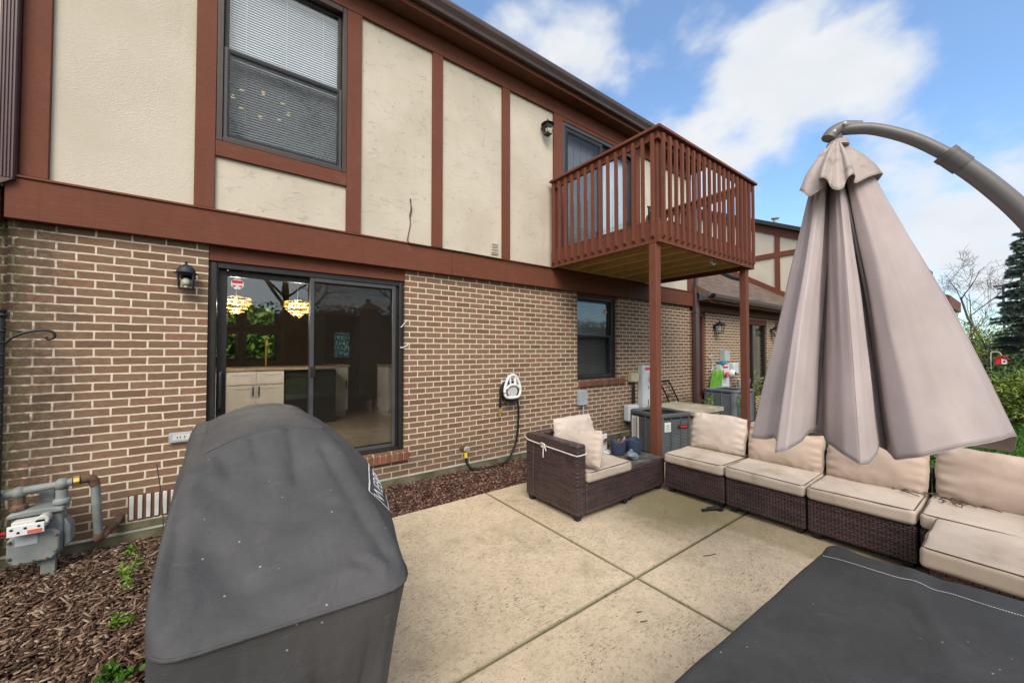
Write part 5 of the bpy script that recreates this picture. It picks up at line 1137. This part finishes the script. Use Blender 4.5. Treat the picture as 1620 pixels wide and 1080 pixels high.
# ---- gas meter
t = thing('gas_meter', 'grey gas meter with rusty pipes low on the brick at the far left', 'gas meter', (-1.05, 4.25, 0))
gxm = -1.085; gy = 4.20
body = MB(); prof = [(-.125,.10),(-.10,.065),(.09,.065),(.125,.10),(.125,.30),(.115,.385),(-.115,.385),(-.125,.30)]
body.prism([(gxm+a,b+.03) for a,b in prof], 'y', gy-.03, gy+.10)
part('body', body, M['gasgrey'], t, bevel=.02, seg=3)
fp = [(-.122,.12),(-.09,.072),(.09,.072),(.122,.12),(.122,.25),(.085,.285),(.0,.295),(-.085,.285),(-.122,.25)]
part('front_plate', MB().prism([(gxm+a,b+.03) for a,b in fp], 'y', gy-.075, gy-.031), M['gasgrey'], t, bevel=.014, seg=3)
for a,b in ((-.105,.13),(.105,.13),(-.105,.24),(.105,.24),(0,.085),(-.06,.085),(.06,.085)): part('bolt', MB().lathe([(.010,0),(.010,.01),(.004,.014)], (gxm+a,gy-.076,b+.03), 6, Matrix.Rotation(pi/2,3,'X')), M['rust'], t)
part('top_plate', MB().prism([(gxm-.135,.418),(gxm+.135,.418),(gxm+.125,.45),(gxm+.04,.462),(gxm-.04,.462),(gxm-.125,.45)], 'y', gy-.055, gy+.105), M['gasgrey'], t, bevel=.01)
part('index_housing', MB().box(gxm-.085,gxm+.07,gy-.13,gy-.056,.355,.415).lathe([(.035,0),(.03,.10),(.02,.12)], (gxm+.05,gy-.13,.40), 14, Matrix.Rotation(-pi/2,3,'X')), M['offwhite'], t, bevel=.006)
part('index_face', MB().box(gxm-.10,gxm+.065,gy-.142,gy-.131,.325,.395), M['white'], t, bevel=.003)
part('index_dials', (lambda q: [q.lathe([(.008,0),(.008,.002)], (gxm-.08+.03*i,gy-.1425,.372-.024*(i%2)), 8, Matrix.Rotation(pi/2,3,'X')) for i in range(5)] and q)(MB()), M['black'], t)
part('orange_label', MB().box(gxm-.01,gxm+.055,gy-.1455,gy-.1425,.333,.356), simple('orange_print', (.5,.12,.04), .6), t)
part('name_plate', MB().box(gxm-.08,gxm+.02,gy-.079,gy-.0755,.235,.30), M['greybox'], t)
for sx, mm in ((-.095,'rust'),(.105,'gasgrey')):
    part('inlet_nut', MB().lathe([(.046,.462),(.048,.475),(.044,.49),(.032,.50),(.030,.56)], (gxm+sx,gy+.02,0), 8 if mm == 'rust' else 16), M[mm], t, smooth=True)
part('header_pipe', MB().tube([(gxm-.17,gy+.02,.575),(gxm-.09,gy+.02,.585),(gxm+.10,gy+.02,.60),(gxm+.16,gy+.02,.605)], [.034,.03,.024,.03], 12).sphere((gxm-.095,gy+.02,.58),.042,12).sphere((gxm+.105,gy+.02,.60),.042,12), M['gasgrey'], t, smooth=True)
part('union', MB().tube([(gxm+.161,gy+.02,.606),(gxm+.19,gy+.025,.607)], .036, 8), M['brass'], t)
part('elbow', MB().tube(catmull([(gxm+.19,gy+.025,.607),(gxm+.245,gy+.05,.60),(gxm+.265,gy+.06,.545)],6), .030, 12), M['rust'], t, smooth=True)
part('riser_pipe', MB().tube([(gxm+.265,gy+.06,.55),(gxm+.282,gy+.09,.16)], .027, 12), M['gasgrey'], t, smooth=True)
part('wall_pipe', MB().tube(catmull([(gxm+.282,gy+.09,.17),(gxm+.285,gy+.095,.125),(gxm+.33,gy+.18,.16),(gxm+.37,gy+.30,.20)],6), .030, 12), M['rust'], t, smooth=True)
part('bracket', MB().box(gxm-.03,gxm+.045,gy+.11,gy+.13,.0,.58).box(gxm+.02,gxm+.09,gy-.02,gy+.02,-.05,.104), M['gasgrey'], t, bevel=.003)
part('side_case', MB().prism([(gxm+.127,.14),(gxm+.165,.18),(gxm+.16,.30),(gxm+.127,.36)], 'y', gy-.02, gy+.09), M['gasgrey'], t, bevel=.01)
part('red_tag', MB().box(gxm-.125,gxm-.105,gy-.14,gy-.13,.352,.366), M['red'], t)
t = thing('gas_regulator', 'round grey green gas regulator cut by the left edge of the photo', 'regulator', (-1.36, 4.2, .2))
part('housing', MB().lathe([(.001,-.05),(.08,-.045),(.085,0),(.07,.04),(.03,.06),(.001,.06)], (-1.325,4.16,.39), 20, Matrix.Rotation(R(80),3,'X')), M['gasgrey'], t, smooth=True)
part('pipe', MB().tube([(-1.36,4.2,.50),(-1.36,4.2,-.05)], .035, 10), M['rust'], t, smooth=True)
# shepherd hook
t = thing('shepherd_hook', 'black iron plant hook with scrolled arm at the left brick corner', 'garden hook', (-1.27, 4.17, -.05))
m = MB(); m.tube([(-1.262,4.17,-.06),(-1.262,4.17,1.80)], .016, 8)
for k in range(22): m.lathe([(.0165,0),(.022,.008),(.0165,.016)], (-1.262,4.17,.02+.08*k), 8)
m.lathe([(.02,0),(.028,.015),(.016,.03),(.024,.05),(.001,.07)], (-1.262,4.17,1.80), 10)
part('pole', m, M['black'], t, smooth=True)
part('scroll_arm', MB().tube(catmull([(-1.262,4.17,1.60),(-1.22,4.17,1.66),(-1.16,4.17,1.70),(-1.08,4.17,1.72),(-1.03,4.17,1.705),(-1.025,4.17,1.67),(-1.05,4.17,1.655),(-1.065,4.17,1.67)],6), .009, 8).tube(catmull([(-1.262,4.17,1.74),(-1.22,4.17,1.715),(-1.16,4.17,1.705),(-1.10,4.17,1.72)],6), .007, 8).tube(catmull([(-1.262,4.17,1.74),(-1.29,4.17,1.735),(-1.30,4.17,1.70),(-1.28,4.17,1.68)],6), .007, 8), M['black'], t, smooth=True)

# ================================================================== AIR CONDITIONERS ETC
def ac_unit(name, label, c, w, h, rz, mat, badge):
    t = thing(name, label, 'air conditioner', (0,0,0))
    hw = w/2; ring = polyring([(hw,-hw),(-hw,-hw),(-hw,hw),(hw,hw)], 10, .09)
    m = MB(); n = len(ring)
    m.grid([[(p[0],p[1],z) for p in ring] for z in (.04,h-.05)], cv=True); part('casing', m, M['acdark'], t, smooth=True)
    lv = MB()
    for i in range(int((h-.14)/.022)):
        z = .07+i*.022; lv.grid([[(p[0]*k,p[1]*k,zz) for p in ring] for k, zz in ((1.006,z+.014),(1.022,z+.004),(1.022,z),(1.006,z))], cv=True)
    part('louvres', lv, M[mat], t)
    cp = MB()
    for i in range(0, n, 4):
        p = Vector((ring[i][0],ring[i][1],0)); cp.bar((p.x*1.025,p.y*1.025,.05),(p.x*1.025,p.y*1.025,h-.06),.016)
    for sx, sy in ((1,-1),(-1,-1),(-1,1),(1,1)):
        seg = [p for p in ring if p[0]*sx > hw-.13 and p[1]*sy > hw-.13]
        seg = sorted(seg, key=lambda p: math.atan2(p[1]*1.0-sy*(hw-.09), p[0]-sx*(hw-.09))) if False else seg
        cp.grid([[(p[0]*1.03,p[1]*1.03,z) for p in seg] for z in (.03,h-.055)])
    part('corner_posts', cp, M[mat], t)
    part('base_pan', MB().prism([(p[0]*1.04,p[1]*1.04) for p in ring], 'z', .0, .04), M[mat], t)
    tp = MB(); tp.grid([[(p[0]*k,p[1]*k,z) for p in ring] for k, z in ((1.035,h-.055),(1.05,h-.045),(1.05,h-.012),(1.0,h),(.86,h),(.80,h-.025))], cv=True)
    part('top_cover', tp, M[mat], t, smooth=True, sharp=25)
    part('fan_guard', (lambda q: [q.tube([(r*cos(a*pi/12),r*sin(a*pi/12),h-.022) for a in range(25)], .004, 5) for r in (.06,.11,.16,.21,.26)] and [q.bar((0,0,h-.02),(hw*.84*cos(a*pi/6),hw*.84*sin(a*pi/6),h-.02),.005) for a in range(12)] and q)(MB()), M['black'], t)
    part('fan_deck', MB().prism([(p[0]*.84,p[1]*.84) for p in ring], 'z', h-.09, h-.06), M['acdark'], t)
    part('fan_hub', MB().lathe([(.08,h-.059),(.08,h-.03),(.001,h-.028)], n=16), M[mat], t)
    if badge:
        part('badge', MB().obox((hw*.42,-hw*1.03-.004,h-.20), .20,.012,.05), M['acdark'], t, bevel=.01); part('badge_print', MB().obox((hw*.45,-hw*1.03-.0115,h-.20), .13,.003,.026), M['red'], t)
        part('data_label', MB().obox((-hw*.52,-hw*1.03-.004,h-.19), .12,.004,.14), M['label'], t); part('label_print', (lambda q: [q.obox((-hw*.52+rr*.02,-hw*1.03-.0068,h-.24+i*.012), .09-.03*(i%3)*.5,.0012,.004) for i, rr in enumerate((0,1,-1,0,1,0,-1,1))] and q)(MB()), M['ink'], t)
        part('side_label', MB().obox((-hw*1.03-.004,hw*.55,h-.27), .004,.16,.36), M['label'], t); part('label_print', (lambda q: [q.obox((-hw*1.03-.0068,hw*.55,h-.43+i*.018), .0012,.12-.02*(i%3),.006) for i in range(18)] and q)(MB()), M['ink'], t)
    t.location = c; t.rotation_euler = (0,0,rz); return t
ac_unit('air_conditioner', 'dark grey air conditioner with red badge and labels behind the balcony post', (5.47,3.47,-.04), .64, .66, R(-14), 'ac', True)
ac_unit('air_conditioner', 'blue grey air conditioner entwined by a vine, farther along the wall', (9.05,4.02,-.05), .72, .76, R(-6), 'ac2', False)
t = thing('storage_box', 'low storage box with weathered pale lid behind the dark grey air conditioner', 'storage box', (6.95,3.85,-.05))
part('body', MB().box(6.44,7.36,3.44,4.26,-.05,.44), M['boxside'], t, bevel=.01); part('side_slats', (lambda q: [q.box(6.46,7.34,3.428,3.439,.0+i*.11,.095+i*.11) for i in range(4)] and q)(MB()), M['boxside'], t, bevel=.003)
part('lid', MB().box(6.38,7.42,3.38,4.32,.441,.50), M['deckbox'], t, bevel=.012); part('lid_rim', MB().box(6.38,7.42,3.38,3.42,.501,.515).box(6.38,7.42,4.28,4.32,.501,.515).box(6.38,6.42,3.421,4.279,.501,.515).box(7.38,7.42,3.421,4.279,.501,.515), M['deckbox'], t, bevel=.004)
t = thing('hand_truck', 'black tubular handle of a folding hand truck leaning on the brick behind the storage box', 'hand truck', (7.5,4.33,0))
part('frame', MB().tube(catmull([(7.42,4.36,.0),(7.28,4.40,.50),(7.06,4.44,.86),(7.05,4.45,.93),(7.12,4.45,.94),(7.30,4.45,.94),(7.36,4.44,.90),(7.62,4.40,.50),(7.80,4.36,.0)],5), .016, 8).bar((7.2,4.42,.62),(7.50,4.42,.66),.012), M['black'], t, smooth=True)
part('wheel', MB().lathe([(.001,-.02),(.09,-.02),(.1,0),(.09,.02),(.001,.02)], (7.40,4.33,.06), 16, Matrix.Rotation(pi/2,3,'Y')), M['black'], t, smooth=True)
# neighbour's green hose pile, bucket, planter
gh = MB()
for k in range(7):
    a = .25*k; x = 8.95+.078*k; gh.tube(catmull([(x-.06,4.40,.30),(x-.05,4.34,.78),(x+.01,4.30,1.08+.03*sin(k*2.1)),(x+.07,4.34,.92),(x+.10,4.40,.30)],5), .020, 8)
solo('green_hose', gh, M['greenhose'], 'bright green hose hanging in loops on the brick behind the second air conditioner', 'hose', (9.2,4.4,.2), smooth=True)
solo('red_reel', MB().lathe([(.001,-.02),(.065,-.02),(.07,0),(.065,.02),(.001,.02)], (9.56,4.28,.98), 18, Matrix.Rotation(pi/2,3,'X')), simple('pink_red', (.6,.06,.09), .5), 'small red round tool hanging at the right end of the green hose', 'tool', (9.56,4.28,.98), smooth=True)
t = thing('bucket', 'white bucket on the ledge between the wing meter and its sliding door', 'bucket', (10.25,4.2,.55))
part('body', MB().lathe([(.001,.52),(.12,.52),(.15,.84),(.16,.85),(.145,.85),(.115,.56)], (10.25,4.2,0), 20), M['offwhite'], t, smooth=True); part('stand', MB().box(10.05,10.45,4.0,4.4,-.1,.519), M['fencewood'], t, bevel=.01)
solo('planter_box', MB().box(10.9,12.6,3.55,3.9,-.1,.32).box(10.86,12.64,3.51,3.94,.321,.37), M['fencewood'], 'dark wooden planter box below the sliding door of the wing', 'planter', (11.7,3.7,-.1), bevel=.01)
# faint wires by the wing
solo('wall_hook', MB().tube(catmull([(8.98,4.44,1.45),(9.0,4.40,1.40),(9.10,4.40,1.42),(9.12,4.40,1.15),(9.0,4.40,1.10)],4), .012, 6), M['greybox'], 'thin grey bent wire hook on the wing brick below the lantern', 'hook', (9.05,4.45,1.1), smooth=True)

# ================================================================== PLANTS
def leaf_quads(n, centre_fn, size, rng, up=.4, asp=2.0):
    # n leaf faces (bent diamonds) as arrays
    V = np.zeros((n*4,3)); 
    P = centre_fn(n); a = rng.uniform(0,2*pi,n); el = rng.normal(up,.6,n)
    d = np.stack([np.cos(a)*np.cos(el), np.sin(a)*np.cos(el), np.sin(el)],1)
    s = np.cross(d, rng.normal(0,1,(n,3))); s /= np.linalg.norm(s,axis=1,keepdims=True)+1e-9
    L = (size*rng.uniform(.6,1.3,n))[:,None]; w = L/asp/2
    V[0::4] = P; V[1::4] = P+d*L*.5+s*w; V[2::4] = P+d*L; V[3::4] = P+d*L*.5-s*w
    return V, np.arange(n*4).reshape(n,4)
def np_part(name, V, F, mat, parent=None, kind=None):
    me = bpy.data.meshes.new(name); off = np.array(rootloc(parent)); V = V-off
    k = F.shape[1]; me.vertices.add(len(V)); me.vertices.foreach_set('co', V.astype(np.float32).ravel())
    me.loops.add(F.size); me.loops.foreach_set('vertex_index', F.astype(np.int32).ravel())
    me.polygons.add(len(F)); me.polygons.foreach_set('loop_start', np.arange(0,F.size,k,dtype=np.int32)); me.polygons.foreach_set('loop_total', np.full(len(F),k,dtype=np.int32))
    me.update(calc_edges=True); me.validate(); me.materials.append(mat)
    o = bpy.data.objects.new(name, me); S.collection.objects.link(o)
    if parent is not None: o.parent = parent
    if kind: o['kind'] = kind
    return o
def branches(base, h, seed, spread=.5, levels=4, r0=.12, lean=(0,0), trunk_frac=.3, wig=.12, up=.25):
    rn = random.Random(seed); segs = []; tips = []
    def grow(p, d, L, r, lv):
        n = 4; pts = [p]; rs = [r]
        for i in range(n):
            d = (d + Vector((rn.gauss(0,wig),rn.gauss(0,wig),rn.gauss(0,wig*.6)+up*.12))).normalized(); p = p + d*L/n; pts.append(p); rs.append(r*(1-.55*(i+1)/n))
        segs.append((pts, rs, lv)); tips.append((p, lv))
        if lv < levels:
            k = rn.choice((3,4,4,5)) if lv else rn.choice((6,7,8))
            for i in range(k):
                t = rn.uniform(.35,1.0) if lv else rn.uniform(trunk_frac,1.0)
                j = min(n-1, int(t*n)); q = pts[j].lerp(pts[j+1], t*n-j); a = rn.uniform(0,2*pi)
                side = d.orthogonal().normalized(); side.rotate(Matrix.Rotation(a,3,d)); nd = (d*(1-spread)+side*spread*1.3+Vector((0,0,up))).normalized()
                grow(q, nd, L*rn.uniform(.42,.66), rs[j]*rn.uniform(.4,.6), lv+1)
    grow(Vector(base), Vector((lean[0],lean[1],1)).normalized(), h*.62, r0, 0); return segs, tips
def bare_tree(name, label, base, h, seed, r0=.12, mat='bark', group=None, leaf=None, nleaf=0, lsize=.05, **k):
    t = thing(name, label, 'tree', base, group); segs, tips = branches(base, h, seed, r0=r0, **k)
    tr = MB(); br = MB()
    for pts, rs, lv in segs:
        if lv == 0: tr.tube(pts, rs, 10)
        else: br.tube(pts, [max(r,.005*h/6) for r in rs], 5 if lv < 3 else 3, cap=False)
    part('trunk', tr, M[mat], t, smooth=True); part('crown', br, M[mat], t, smooth=True)
    if nleaf:
        T = np.array([tuple(p) for p, lv in tips if lv >= 2]); rng = np.random.default_rng(seed)
        V, F = leaf_quads(nleaf, lambda n: T[rng.integers(0,len(T),n)] + rng.normal(0,.05*h,(n,3)), lsize, rng)
        np_part('leaves', V, F, M[leaf], t)
    return t
def shrub(name, label, c, rx, ry, h, n, mat, size, seed, cat='shrub', group=None, stems=14):
    t = thing(name, label, cat, c, group); rng = np.random.default_rng(seed); rn = random.Random(seed)
    C = np.array([(c[0]+rng.normal(0,rx*.5), c[1]+rng.normal(0,ry*.5), c[2]+h*rng.uniform(.25,.9)) for _ in range(max(6,stems))])
    def fn(k):
        i = rng.integers(0,len(C),k); return C[i] + rng.normal(0,1,(k,3))*np.array((rx*.24,ry*.24,h*.14))
    V, F = leaf_quads(n, fn, size, rng); np_part('foliage', V, F, M[mat], t)
    st = MB()
    for p in C: st.tube(catmull([(c[0]+rn.gauss(0,rx*.15),c[1]+rn.gauss(0,ry*.15),c[2]),((c[0]+p[0])/2,(c[1]+p[1])/2,c[2]+(p[2]-c[2])*.6),tuple(p)],3), [.012*max(1,h)]*6+[.004], 5)
    part('stems', st, M['bark'], t, smooth=True); return t
def spruce(label, base, h, rad, seed):
    t = thing('spruce_tree', label, 'tree', base); rn = random.Random(seed); rng = np.random.default_rng(seed)
    part('trunk', MB().tube([base,(base[0]+.05,base[1],base[2]+h*.5),(base[0],base[1],base[2]+h)], [.13,.07,.012], 10), M['bark'], t, smooth=True)
    br = MB(); cen = []; dirs = []
    z = .25
    while z < h*.985:
        f = 1-z/h; L = rad*(f**.8)*1.0+.10; k = 7 if f > .3 else 5
        for i in range(k):
            a = rn.uniform(0,2*pi); l = L*rn.uniform(.65,1.1); p0 = Vector((base[0],base[1],base[2]+z+rn.uniform(-.08,.08))); dr = Vector((cos(a),sin(a),0))
            pts = [p0, p0+dr*l*.5+Vector((0,0,-.04*l)), p0+dr*l*.85+Vector((0,0,-.12*l)), p0+dr*l+Vector((0,0,-.06*l))]; br.tube(pts, [.022*f+.008,.014*f+.006,.008,.004], 4, cap=False)
            sd_ = Vector((-dr.y,dr.x,0))
            for j in range(int(5+l*13)):
                u = rn.uniform(.15,1.0); q = p0+dr*l*u+Vector((0,0,-.12*l*u*u)); sg = rn.choice((-1,1)); tl = l*.30*(1-u*.6)+.07
                e = q + sd_*sg*tl*.7 + dr*tl*.6 + Vector((0,0,-.10*tl)); br.tube([q,e], [.006,.003], 3, cap=False)
                for w in np.linspace(0,1,int(7+tl*26)):
                    cen.append(q.lerp(e,w)); dirs.append((e-q).normalized())
        z += .11+.10*f
    part('branches', br, M['bark'], t)
    C = np.array([tuple(p) for p in cen]); D = np.array([tuple(p) for p in dirs]); n = len(C)*2; n *= 2; C = np.repeat(C,4,0); D = np.repeat(D,4,0)
    s = rng.normal(0,1,(n,3)); s -= (s*D).sum(1)[:,None]*D; s /= np.linalg.norm(s,axis=1,keepdims=True); nd = D*.6+s*.7; L = rng.uniform(.07,.13,n)[:,None]; wv = np.cross(nd,D); wv /= np.linalg.norm(wv,axis=1,keepdims=True)
    V = np.zeros((n*3,3)); V[0::3] = C-wv*.014; V[1::3] = C+wv*.014; V[2::3] = C+nd*L
    np_part('needles', V, np.arange(n*3).reshape(n,3), M['spruce'], t); return t
# right background
spruce('dark green spruce cut by the right edge of the photo', (23.9,.06,-.1), 6.2, .92, 3)
bare_tree('bare_tree', 'thin bare tree with fine twigs between the umbrella and the spruce', (32.2,1.25,-.1), 7.6, 12, .09, 'barkpale', spread=.55, trunk_frac=.25, levels=4)
bare_tree('bare_tree', 'hazy second bare tree standing behind the thin bare tree', (38,1.9,-.1), 6.5, 18, .08, 'barkpale', spread=.55, trunk_frac=.2, levels=4, leaf='leafyellow', nleaf=700, lsize=.07)
for i, (x, y, rx, h, mt, lb) in enumerate(((27,.9,1.6,2.5,'leafyellow','pale green spring shrub left of the spruce'),(29,-.2,2.2,2.7,'leafyellow','yellow green shrub behind the spruce trunk'),(34,2.2,2.4,2.6,'leaf','rounded green shrub farthest behind the umbrella edge'),(21,-.9,1.2,1.5,'leaf','low green shrub at the foot of the spruce'))):
    shrub('shrub', lb, (x,y,-.1), rx, rx, h, 5200, mt, .10, 30+i, stems=26)
shrub('shrub', 'bright yellow green bush at the right edge below the red birdhouse', (13.2,.05,-.05), .75, .55, .98, 3600, 'leafyellow', .075, 41, stems=30)
shrub('shrub', 'dark leafy bush behind the bright bush at the right edge', (17.0,.0,-.05), 1.2, .8, 1.0, 4200, 'leaf', .09, 42, stems=26)
for i, (x, y) in enumerate(((6.6,.75),(7.3,.25),(7.9,1.0))):
    shrub('low_shrub', ('twiggy low shrub just behind the third pillow','twiggy low shrub under the tip of the umbrella','twiggy low shrub farthest back on the lawn')[i], (x,y,-.03), .35, .35, .34, 260, 'leaf', .04, 50+i, stems=24)
t = thing('fence', 'dark weathered board fence across the lawn behind the birdhouse', 'fence', (31,-1.5,-.1))
part('boards', (lambda q: [q.box(31,31.03,-14+i*.16,-14+i*.16+.145,-.1,1.12+.03*fbm((i,0,0),.9)) for i in range(170)] and q)(MB()), M['fencewood'], t); part('rail', MB().box(30.94,30.999,-14,13.2,.95,1.04), M['fencewood'], t)
for i in range(8): part('post', MB().box(30.9,30.939,-13+i*3.4,-12.9+i*3.4,-.1,1.2), M['fencewood'], t)
t = thing('lamp_post', 'tall thin lamp post with flat head in front of the bare tree', 'street lamp', (40.5,.85,0))
part('pole', MB().tube([(40.5,.85,-.1),(40.5,.85,5.7)], .06, 8), M['bark'], t, smooth=True); part('lamp_head', MB().box(40.3,40.7,.80,1.25,5.70,5.80), M['bark'], t, bevel=.03)
t = thing('birdhouse', 'small red birdhouse with a white front on a hooked pole', 'birdhouse', (20.5,.535,0))
bx, by, bz = 20.5,.50,1.10
part('box', MB().prism([(by-.12,bz),(by+.12,bz),(by+.12,bz+.17),(by,bz+.26),(by-.12,bz+.17)], 'x', bx-.10, bx+.12), M['red'], t, bevel=.004)
part('roof', MB().prism([(by-.17,bz+.15),(by,bz+.275),(by+.17,bz+.15),(by+.17,bz+.17),(by,bz+.30),(by-.17,bz+.17)], 'x', bx-.15, bx+.16), M['red'], t)
part('front_panel', MB().prism([(by-.085-.02,bz+.01),(by-.0,bz+.01),(by-.0,bz+.19),(by-.085-.02,bz+.15)], 'x', bx-.106, bx-.101), M['white'], t); part('entrance', MB().lathe([(.03,0),(.03,.004)], (bx-.1075,by-.05,bz+.09), 12, Matrix.Rotation(pi/2,3,'Y')), M['black'], t)
part('hook_pole', MB().tube(catmull([(bx,by+.22,-.05),(bx,by+.22,.9),(bx,by+.22,1.42),(bx,by+.18,1.50),(bx,by+.06,1.50),(bx,by+.01,1.42),(bx,by,1.3)],6), .012, 6), M['offwhite'], t, smooth=True)
FH = thing('house', 'distant house, only a corner of its brown roof beside the umbrella edge', 'house', (48,7.5,0))
part('wall', MB().box(46.5,54,3.7,12,-.1,4.9), M['stucco_fine'], FH); part('roof', MB().prism([(3.55,5.0),(12.6,5.0),(12.6,5.9),(8,8.2),(3.55,5.9)], 'x', 46, 54.2), M['timber'], FH)
# plants by the wall at the back
def sprig(label, base, h, n, size, seed, mat='weed', spread=.06, cat='plant', name='garden_plant'):
    t = thing(name, label, cat, base); rng = np.random.default_rng(seed); rn = random.Random(seed); st = MB(); C = []
    for k in range(n):
        a = rn.uniform(0,6.28); e = Vector(base)+Vector((cos(a)*spread*rn.uniform(.3,1.2),sin(a)*spread*rn.uniform(.3,1.2),h*rn.uniform(.55,1)))
        P = catmull([base, tuple(Vector(base).lerp(e,.5)+Vector((rn.gauss(0,.01),rn.gauss(0,.01),.02))), tuple(e)],5); st.tube(P, [.0035]*len(P), 4); C += P[2:]
    part('stems', st, M[mat], t); C = np.array(C)
    V, F = leaf_quads(len(C)*4, lambda k: C[rng.integers(0,len(C),k)]+rng.normal(0,.006,(k,3)), size, rng, .3, 2.2); np_part('leaves', V, F, M[mat], t); return t
sprig('bright green weed sprouting in the bark mulch beside the grill', (-.535,3.64,-.04), .26, 2, .042, 1, spread=.05)
sprig('small green weed in the mulch in front of the taller weed', (-.50,3.17,-.04), .07, 3, .035, 2, spread=.04)
sprig('dark green weed at the bottom edge beside the grill', (-.45,2.64,-.04), .06, 6, .04, 3, 'grass', .09)
sprig('tiny green weed against the wall beside the grill', (-.62,4.2,-.04), .10, 2, .035, 4, spread=.03)
solo('dry_weed', MB().tube(catmull([(-.43,4.33,-.03),(-.45,4.36,.30),(-.49,4.38,.62)],5), .004, 5), M['bark'], 'thin dry weed standing in front of the foundation vent', 'weed', (-.43,4.33,-.03))
sprig('leafy green plant between the storage box and the second air conditioner', (8.25,4.1,-.05), .66, 6, .055, 5, spread=.22)
sprig('climbing green vine on the front of the second air conditioner', (8.72,3.62,-.05), .72, 6, .05, 6, spread=.09, name='climbing_vine')
shrub('shrub', 'yellow green shrub in front of the wing door beside the umbrella edge', (9.75,3.42,.0), .28, .28, 1.35, 420, 'leafyellow', .085, 60, stems=9)
# behind the camera, seen in the glass
for i, (x, y, h, lb) in enumerate(((-3.0,-13,11,'large bare tree mirrored in the upper panes of the sliding door'),(2.6,-16,13,'tall bare tree mirrored in the sliding door'),(9,-14,12,'bare tree mirrored in the balcony door'),(15,-17,13,'spreading bare tree mirrored in the balcony door'),(-9,-16,12,'bare tree mirrored in the upper window'))):
    bare_tree('bare_tree', lb, (x,y,-.1), h, 70+i, .22, 'bark', levels=5, spread=.5, trunk_frac=.25)
rng = np.random.default_rng(8)
V, F = leaf_quads(60000, lambda n: np.stack([rng.uniform(-50,50,n), -24+rng.normal(0,1.0,n), np.minimum(rng.uniform(-.5,5.2,n), rng.uniform(2,6.4,n))], 1), .36, rng)
core = MB().grid([[(x, yy, zz) for yy, zz in ((-23.6,-.2),(-23.7,4.3+.5*fbm((x,0,0),.5)),(-24.4,4.6+.5*fbm((x,0,0),.5)),(-25.2,4.2),(-25.3,-.2))] for x in np.linspace(-52,52,105)])
V = np.concatenate([V, np.array(core.v)]); F = np.concatenate([F, np.array(core.f)+len(V)-len(core.v)])
np_part('far_hedge', V, F, M['leafdark'], None, 'stuff')
# trees seen through the far windows of the kitchen
for i, (x, y, rx, h, lb) in enumerate(((-3.2,20.5,3.2,5.2,'large green bush seen through the left far kitchen windows'),(2.2,21.5,3.4,5.6,'large green bush seen through the right far kitchen windows'))):
    shrub('tall_shrub', lb, (x,y,-.1), rx, 1.2, h, 16000, 'weed', .30, 90+i, stems=70)

# ================================================================== MULCH AND GRASS
def chips(name, areas, mat, lmin, lmax, seed, zbase=-.046):
    rng = np.random.default_rng(seed); VV = []; 
    for x0, x1, y0, y1, n in areas:
        px = rng.uniform(x0,x1,n); py = rng.uniform(y0,y1,n); L = rng.uniform(lmin,lmax,n)*rng.choice([.6,1,1,1.6],n); w = rng.uniform(.0025,.0075,n)*1.0; h = rng.uniform(.0015,.004,n)
        a = rng.uniform(0,2*pi,n); el = rng.normal(0,.22,n); z = zbase + rng.uniform(0,.034,n) + np.abs(np.sin(el))*L*.25
        d = np.stack([np.cos(a)*np.cos(el),np.sin(a)*np.cos(el),np.sin(el)],1); s = np.stack([-np.sin(a),np.cos(a),rng.normal(0,.35,n)],1); u = np.cross(d,s); P = np.stack([px,py,z],1)
        taper = rng.uniform(.35,1,n)
        c = []
        for sl, tw in ((-.5,1.0),(.5,None)):
            for sw, sh in ((-1,-1),(1,-1),(1,1),(-1,1)):
                k = (taper if tw is None else np.ones(n)); c.append(P + d*(sl*L)[:,None] + s*(sw*w*k)[:,None] + u*(sh*h)[:,None])
        VV.append(np.stack(c,1).reshape(-1,3))
    V = np.concatenate(VV); n = len(V)//8; b = np.array([[0,1,2,3],[7,6,5,4],[0,4,5,1],[1,5,6,2],[2,6,7,3],[3,7,4,0]]); F = (np.arange(n)[:,None,None]*8+b[None]).reshape(-1,4)
    o = np_part(name, V, F, mat, None, 'stuff'); o['label'] = 'loose shredded bark mulch along the house wall'; o['category'] = 'mulch'; return o
chips('bark_mulch', [(-2.6,-.33,1.6,4.46,30000),(-.33,.3,3.59,4.46,2500)], M['chips'], .022, .055, 1)
chips('bark_mulch', [(.3,3.6,3.592,4.46,24000),(3.6,8.2,3.592,4.46,8000)], M['chips_red'], .014, .036, 2)
rng = np.random.default_rng(5)
def blades(x0, x1, y0, y1, n, h):
    px = rng.uniform(x0,x1,n); py = rng.uniform(y0,y1,n); a = rng.uniform(0,2*pi,n); L = h*rng.uniform(.5,1.3,n); ln = rng.normal(0,.4,(n,2))*L[:,None]; w = .0035*(1+px/12)
    P = np.stack([px,py,np.full(n,-.03)],1); s = np.stack([np.cos(a),np.sin(a),0*a],1)*w[:,None]; V = np.zeros((n*4,3)); mid = P+np.stack([ln[:,0]*.35,ln[:,1]*.35,L*.6],1)
    V[0::4] = P-s; V[1::4] = P+s; V[2::4] = mid+s*.7; V[3::4] = P+np.stack([ln[:,0],ln[:,1],L],1); return V
V = np.concatenate([blades(5.0,9,-1.5,2.5,26000,.085), blades(9,20,-2.5,3.2,26000,.11)])
o = np_part('lawn_grass', V, np.arange(len(V)).reshape(-1,4), M['grass'], None, 'stuff'); o['label'] = 'bright green lawn grass behind the sofa'; o['category'] = 'grass'
